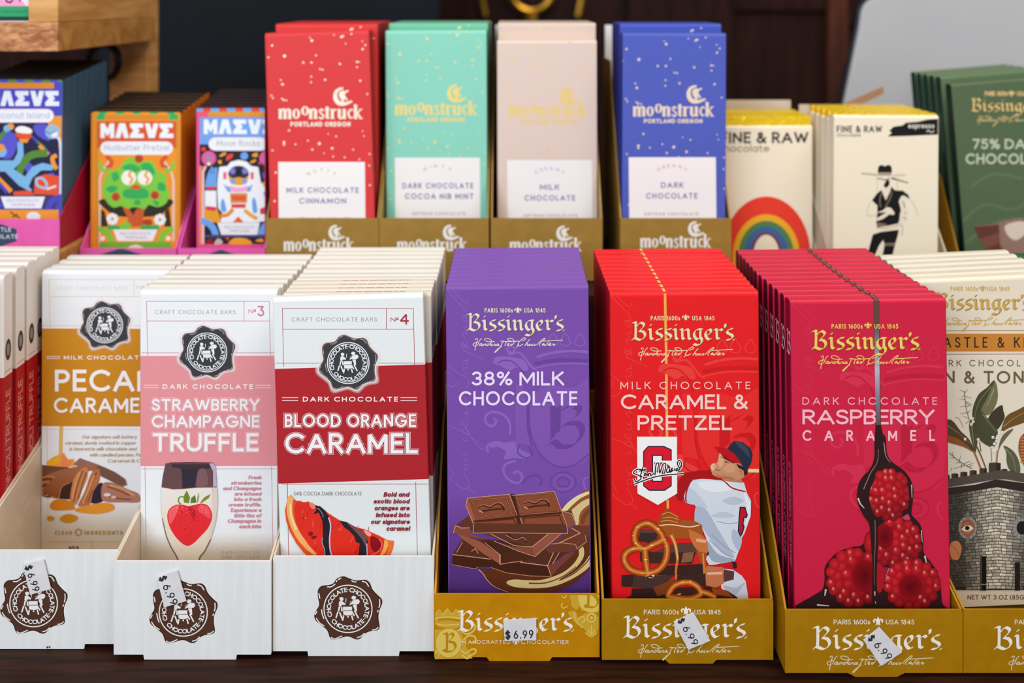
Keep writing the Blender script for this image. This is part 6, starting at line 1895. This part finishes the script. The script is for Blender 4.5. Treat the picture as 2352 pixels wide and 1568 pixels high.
# ------------------------------------------------------------------ back row right: foil-topped bars and green bars
def foilbar(mb_pair, w, h, t, lip, wrap):
    """paper sleeve with the crinkled foil wrapper showing above it"""
    s = MB(); carton(s, w, h - lip, t, 'f4e8d0')
    f = MB()
    bm = bmesh.new()
    n = 26
    rn = random.Random(2)
    pts = []
    for i in range(n + 1):
        x = -w / 2 + .0008 + (w - .0016) * i / n
        pts.append((x, .0008 + rn.uniform(0, .0006), t - .0008 - rn.uniform(0, .0006), h - rn.uniform(0, .0006)))
    V = [[bm.verts.new((x, y, z)) for x, y0, y1, zt in [p] for y, z in ((y0, h - lip - .004), (y0 + .0003, zt - .0008), (y0 + .0016, zt), (y1 - .0016, zt), (y1, zt - .0008), (y1, h - lip - .004))] for p in pts]
    for A, B in zip(V, V[1:]):
        for j in range(5):
            bm.faces.new((A[j], A[j + 1], B[j + 1], B[j]))
    bm.faces.new(V[0]); bm.faces.new(V[-1][::-1])
    bm.normal_update()
    f.add_bm(bm, rgb((255, 214, 22)), 'foil_crinkled')
    return s, f

def foilstack(tl, tr, bl, br, Y, lip, label, row, group, artfn, Yl, cb, zf, flim):
    F = Face(tl, tr, bl, br, Y, zf, rollk=.2)
    F.fit(*flim, .06, .0001)
    t = .011
    e = empty('chocolate_bar', (F.ox, Y, F.oz), F.th)
    tag(e, label, 'chocolate bar', group)
    s, f = foilbar(None, F.w, F.h, t, lip, 0)
    a = Art(F.fr, clip=(-F.w / 2 + .0006, F.w / 2 - .0006, .0006, F.h - lip - .0006), mb=s)
    artfn(a)
    s.build('paper_sleeve', e); f.build('foil_wrapper', e)
    s, f = foilbar(None, F.w, F.h, t, .005, 0)
    ms, mf = s.mesh('plain_sleeve'), f.mesh('foil')
    xb = (cb - 1176) * Yl[-1] / FPX + F.h * math.sin(F.r)
    for i, y in enumerate(Yl):
        c = (y - Y) / (Yl[-1] - Y)
        b = empty('chocolate_bar', (F.clamp(F.ox + (xb - F.ox) * c, 1.0), y, F.oz), F.th)
        tag(b, row % ORD[i + 1], 'chocolate bar', group)
        for nm, me in (('paper_sleeve', ms), ('foil_wrapper', mf)):
            q = bpy.data.objects.new(nm, me); COL.objects.link(q); q.parent = b
    return F

def rainbow(a):
    a.text("FINE & RAW", 1654.5, 329, 26, (40, 38, 34), x1=1856.5, sw=.19); a.text("chocolate", 1648.5, 348.6, 17, (120, 112, 96), x1=1767, sw=.13)
    cx, cy = 1760, 588
    for rx, ry, c in ((102, 137, (238, 66, 50)), (77, 96, (240, 178, 46)), (64, 81, (82, 134, 84)), (51, 69, (70, 104, 160)), (37, 55, (120, 60, 90)), (30, 49, (240, 228, 200))):
        a.poly(arc(cx, cy, rx, ry, 180, 360, 30) + [(cx + rx, cy + 30), (cx - rx, cy + 30)], c)
def inkman(a):
    k = K(1960, 350, 6.273)
    INK = (26, 25, 27)
    a.text("FINE & RAW", 1921.7, 304, 15.5, (44, 42, 42), x1=2026, sw=.18); a.text("chocolate", 1921.7, 314, 8.6, (90, 86, 82), x1=1977, sw=.14)
    a.poly([(1640 + x / 2.449, y / 2.449) for x, y in P("978,768 1000,745 985,735 1010,712 1060,705 1080,690 1150,684 1200,672 1262,668 1262,757 1180,760 1100,764")], INK)
    a.text("espresso", 2086, 294.5, 12, (226, 220, 210), x1=2146, sw=.17); a.line("2128,303 2133,299 2138,304 2146,300", 2, (226, 220, 210), smooth=True)
    GY, SK = (206, 194, 172), (238, 226, 204)
    a.line(k("115,300 350,325"), 4.5, (196, 184, 162)); a.line(k("560,335 750,322"), 5, (214, 202, 180)); a.line(k("550,370 640,395 790,438"), 4, (60, 54, 50), w2=2)
    a.poly(k("350,290 358,210 385,182 425,182 452,200 490,180 530,182 552,215 556,290"), INK); a.poly(k("354,288 552,288 545,335 358,335"), (176, 158, 138))
    a.line(k("340,350 345,470 340,560"), 1.4, GY); a.line(k("630,420 632,540"), 1.4, GY)
    a.line(k("345,380 400,375 440,395 480,390 530,365"), 2.2, (60, 56, 52), smooth=True); a.poly(k("440,470 480,400 520,408 515,470 480,505 450,500"), INK, smooth=True)
    a.poly(k("400,540 340,590 268,690 345,765 345,880 330,1010 345,1080 480,1060 650,1022 690,850 655,700 690,630 720,620 815,672 790,610 715,550 600,545 545,490 530,560 468,690 410,560"), INK)
    a.poly(k("402,540 466,675 530,510 470,520"), SK); a.line(k("405,580 380,700 395,790"), 1.6, (160, 140, 120), smooth=True); a.line(k("560,560 520,680 460,780"), 3, (120, 106, 94), smooth=True)
    a.poly(k("335,870 430,830 480,785 545,800 595,870 580,900 520,890 420,960 340,985 335,950 480,860"), SK); a.line(k("250,720 200,830 210,910 340,900"), 1.6, GY, smooth=True)
    a.poly(k("690,640 720,620 760,650 760,760 790,900 770,1010 720,1040 670,1020 670,900 690,800 655,710"), SK, smooth=True)
    for s in ("710,700 740,770 730,800", "740,860 760,880", "720,930 760,960"):
        a.line(k(s), 2, (110, 100, 90))
    a.line(k("800,660 880,760 930,900"), 1.6, GY, smooth=True); a.poly(k("345,1005 480,1030 480,1060 340,1075"), (128, 108, 92)); a.line(k("330,1085 480,1095 690,1040"), 2, (190, 170, 140)); a.line(k("700,1050 710,1130 690,1200"), 2.4, (196, 182, 158), smooth=True)
    a.poly(k("280,1180 400,1142 655,1112 640,1200 600,1330 560,1500 545,1640 400,1640 420,1480 450,1330 430,1258 370,1340 310,1480 270,1640 200,1640 220,1400"), INK); a.poly(k("450,1305 605,1300 600,1345 445,1345"), (124, 104, 92))
FINE1 = foilstack((1652, 266), (1861, 266), (1656, 590), (1865, 590), .690, .0072, 'cream bar with rainbow and gold foil top, front of its stack', 'plain cream foil-topped bar behind the rainbow bar, %s in its row', 'rainbow foil-topped bars', rainbow, [.702, .714, .726], 1729, .1235, (.1548, .2268))
FINE2 = foilstack((1913.6, 260), (2154, 260), (1903, 600), (2144, 600), .660, .0014, 'cream espresso bar with ink drawing of a person in a hat, front of its stack', 'plain cream foil-topped bar behind the espresso bar, %s in its row', 'espresso foil-topped bars', inkman, [.672, .684, .696, .708], 1976, .1235, (.2271, .3125))
tray(.1548, .2268, .676, .076, .096, .048, [(0, .048), (.03, .08), (.074, .138)], 'plain_card', 'cream cardboard tray holding the rainbow foil-topped bars', 'cream cardboard trays', None, .0262, zb=.168)
t, _ = tray(.2271, .3125, .648, .09, .096, .048, [(0, .048), (.03, .08), (.09, .135)], 'plain_card', 'cream cardboard tray holding the espresso foil-topped bars', 'cream cardboard trays', None, .0262, zb=.166)
mb = MB()
mb.prism([(-.006, .166), (.026, .180), (.0265, .1745), (-.004, .160)], 'y', .0905, .092, m='tan_card')
mb.build('bent_flap', t)

# green bars at the right edge
def green_art(a, F, t):
    a.poly("2180,186 2460,186 2460,640 2180,640", (94, 112, 82))
    for s in ("2200,520 2260,470 2330,480 2400,430", "2215,560 2290,510 2380,500", "2230,430 2280,400 2350,410"):
        a.line(s, 6, (108, 124, 92), smooth=True)
F = Face((2183, 184), (2418, 184), (2216, 584), (2452, 584), .690, .0985, rollk=1.0)
F.fit(.3300, .421, .12, .0002)
mb = MB()
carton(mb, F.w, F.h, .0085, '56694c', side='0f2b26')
a = Art(F.fr, clip=F.clip(), mb=mb)
for s in ("2200,520 2260,470 2330,480 2400,430", "2215,560 2290,510 2380,500", "2230,430 2280,400 2350,410"):
    a.line(s, 6, (98, 118, 86), smooth=True)
o = mb.build('chocolate_bar')
o.location = (F.ox, .690, F.oz); o.rotation_euler = (0, F.th, 0)
tag(o, 'dark green bar with gold lettering and chocolate chunks picture, front of its stack', 'chocolate bar', 'dark green bars')
a = layer(F); brand(a, (2262, 2312), (2336, 2380), 220, (2323, 215), (2230, 2400), 255.5, (2244, 2395), 278, (252, 214, 140), (120, 96, 50)); fin(a, 'brand_lettering', o, F)
a = layer(F); a.text("75% DARK", 2234, 342, 23, (206, 214, 190), x1=2396, sw=.16); a.text("CHOCOLATE", 2218, 376.5, 24, (206, 214, 190), x1=2420, sw=.16); fin(a, 'title_lettering', o, F)
a = layer(F)
k = K(1640, 0, 2.449)
a.poly(k("1460,1272 1590,1262 1700,1235 1800,1225 1900,1260 1900,1600 1480,1600 1470,1420 1530,1400 1490,1340"), (104, 62, 52)); a.poly(k("1490,1345 1600,1310 1620,1360 1530,1400"), (128, 80, 66)); a.poly(k("1600,1250 1720,1225 1800,1250 1760,1420 1650,1440 1610,1380"), (150, 112, 98), 'ink_gloss')
a.poly(k("1640,1265 1740,1245 1760,1300 1700,1350 1650,1320"), (226, 206, 190), 'ink_gloss', smooth=True); a.poly(k("1470,1420 1600,1400 1650,1450 1600,1600 1480,1600"), (120, 70, 58)); a.line(k("1460,1272 1590,1262 1700,1235"), 1.6, (160, 110, 92))
fin(a, 'chocolate_chunks_print', o, F)
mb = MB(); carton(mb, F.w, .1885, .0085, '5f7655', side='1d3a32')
b = Art(F.fr, place=lambda u, v, h: (-F.w / 2 - h, u, v), mb=mb)
b.fr = lambda px, py: (.0045 + px, py)
b.line([(0, .13), (.0006, .16)], .0018, (96, 116, 100))
back_bars(mb.mesh('green_carton'), F, [0] * 5, 2210, 'dark green bar with pale green top edge, %s in its row of six', 'dark green bars', [.706, .717, .728, .739, .750])
t, _ = tray(.3300, .421, .672, .098, .096, .045, [(0, .045), (.014, .06), (.045, .115), (.098, .12)], 'gold_card', 'gold tray holding the dark green bars', None, None, .001, 'gold_card_inside')
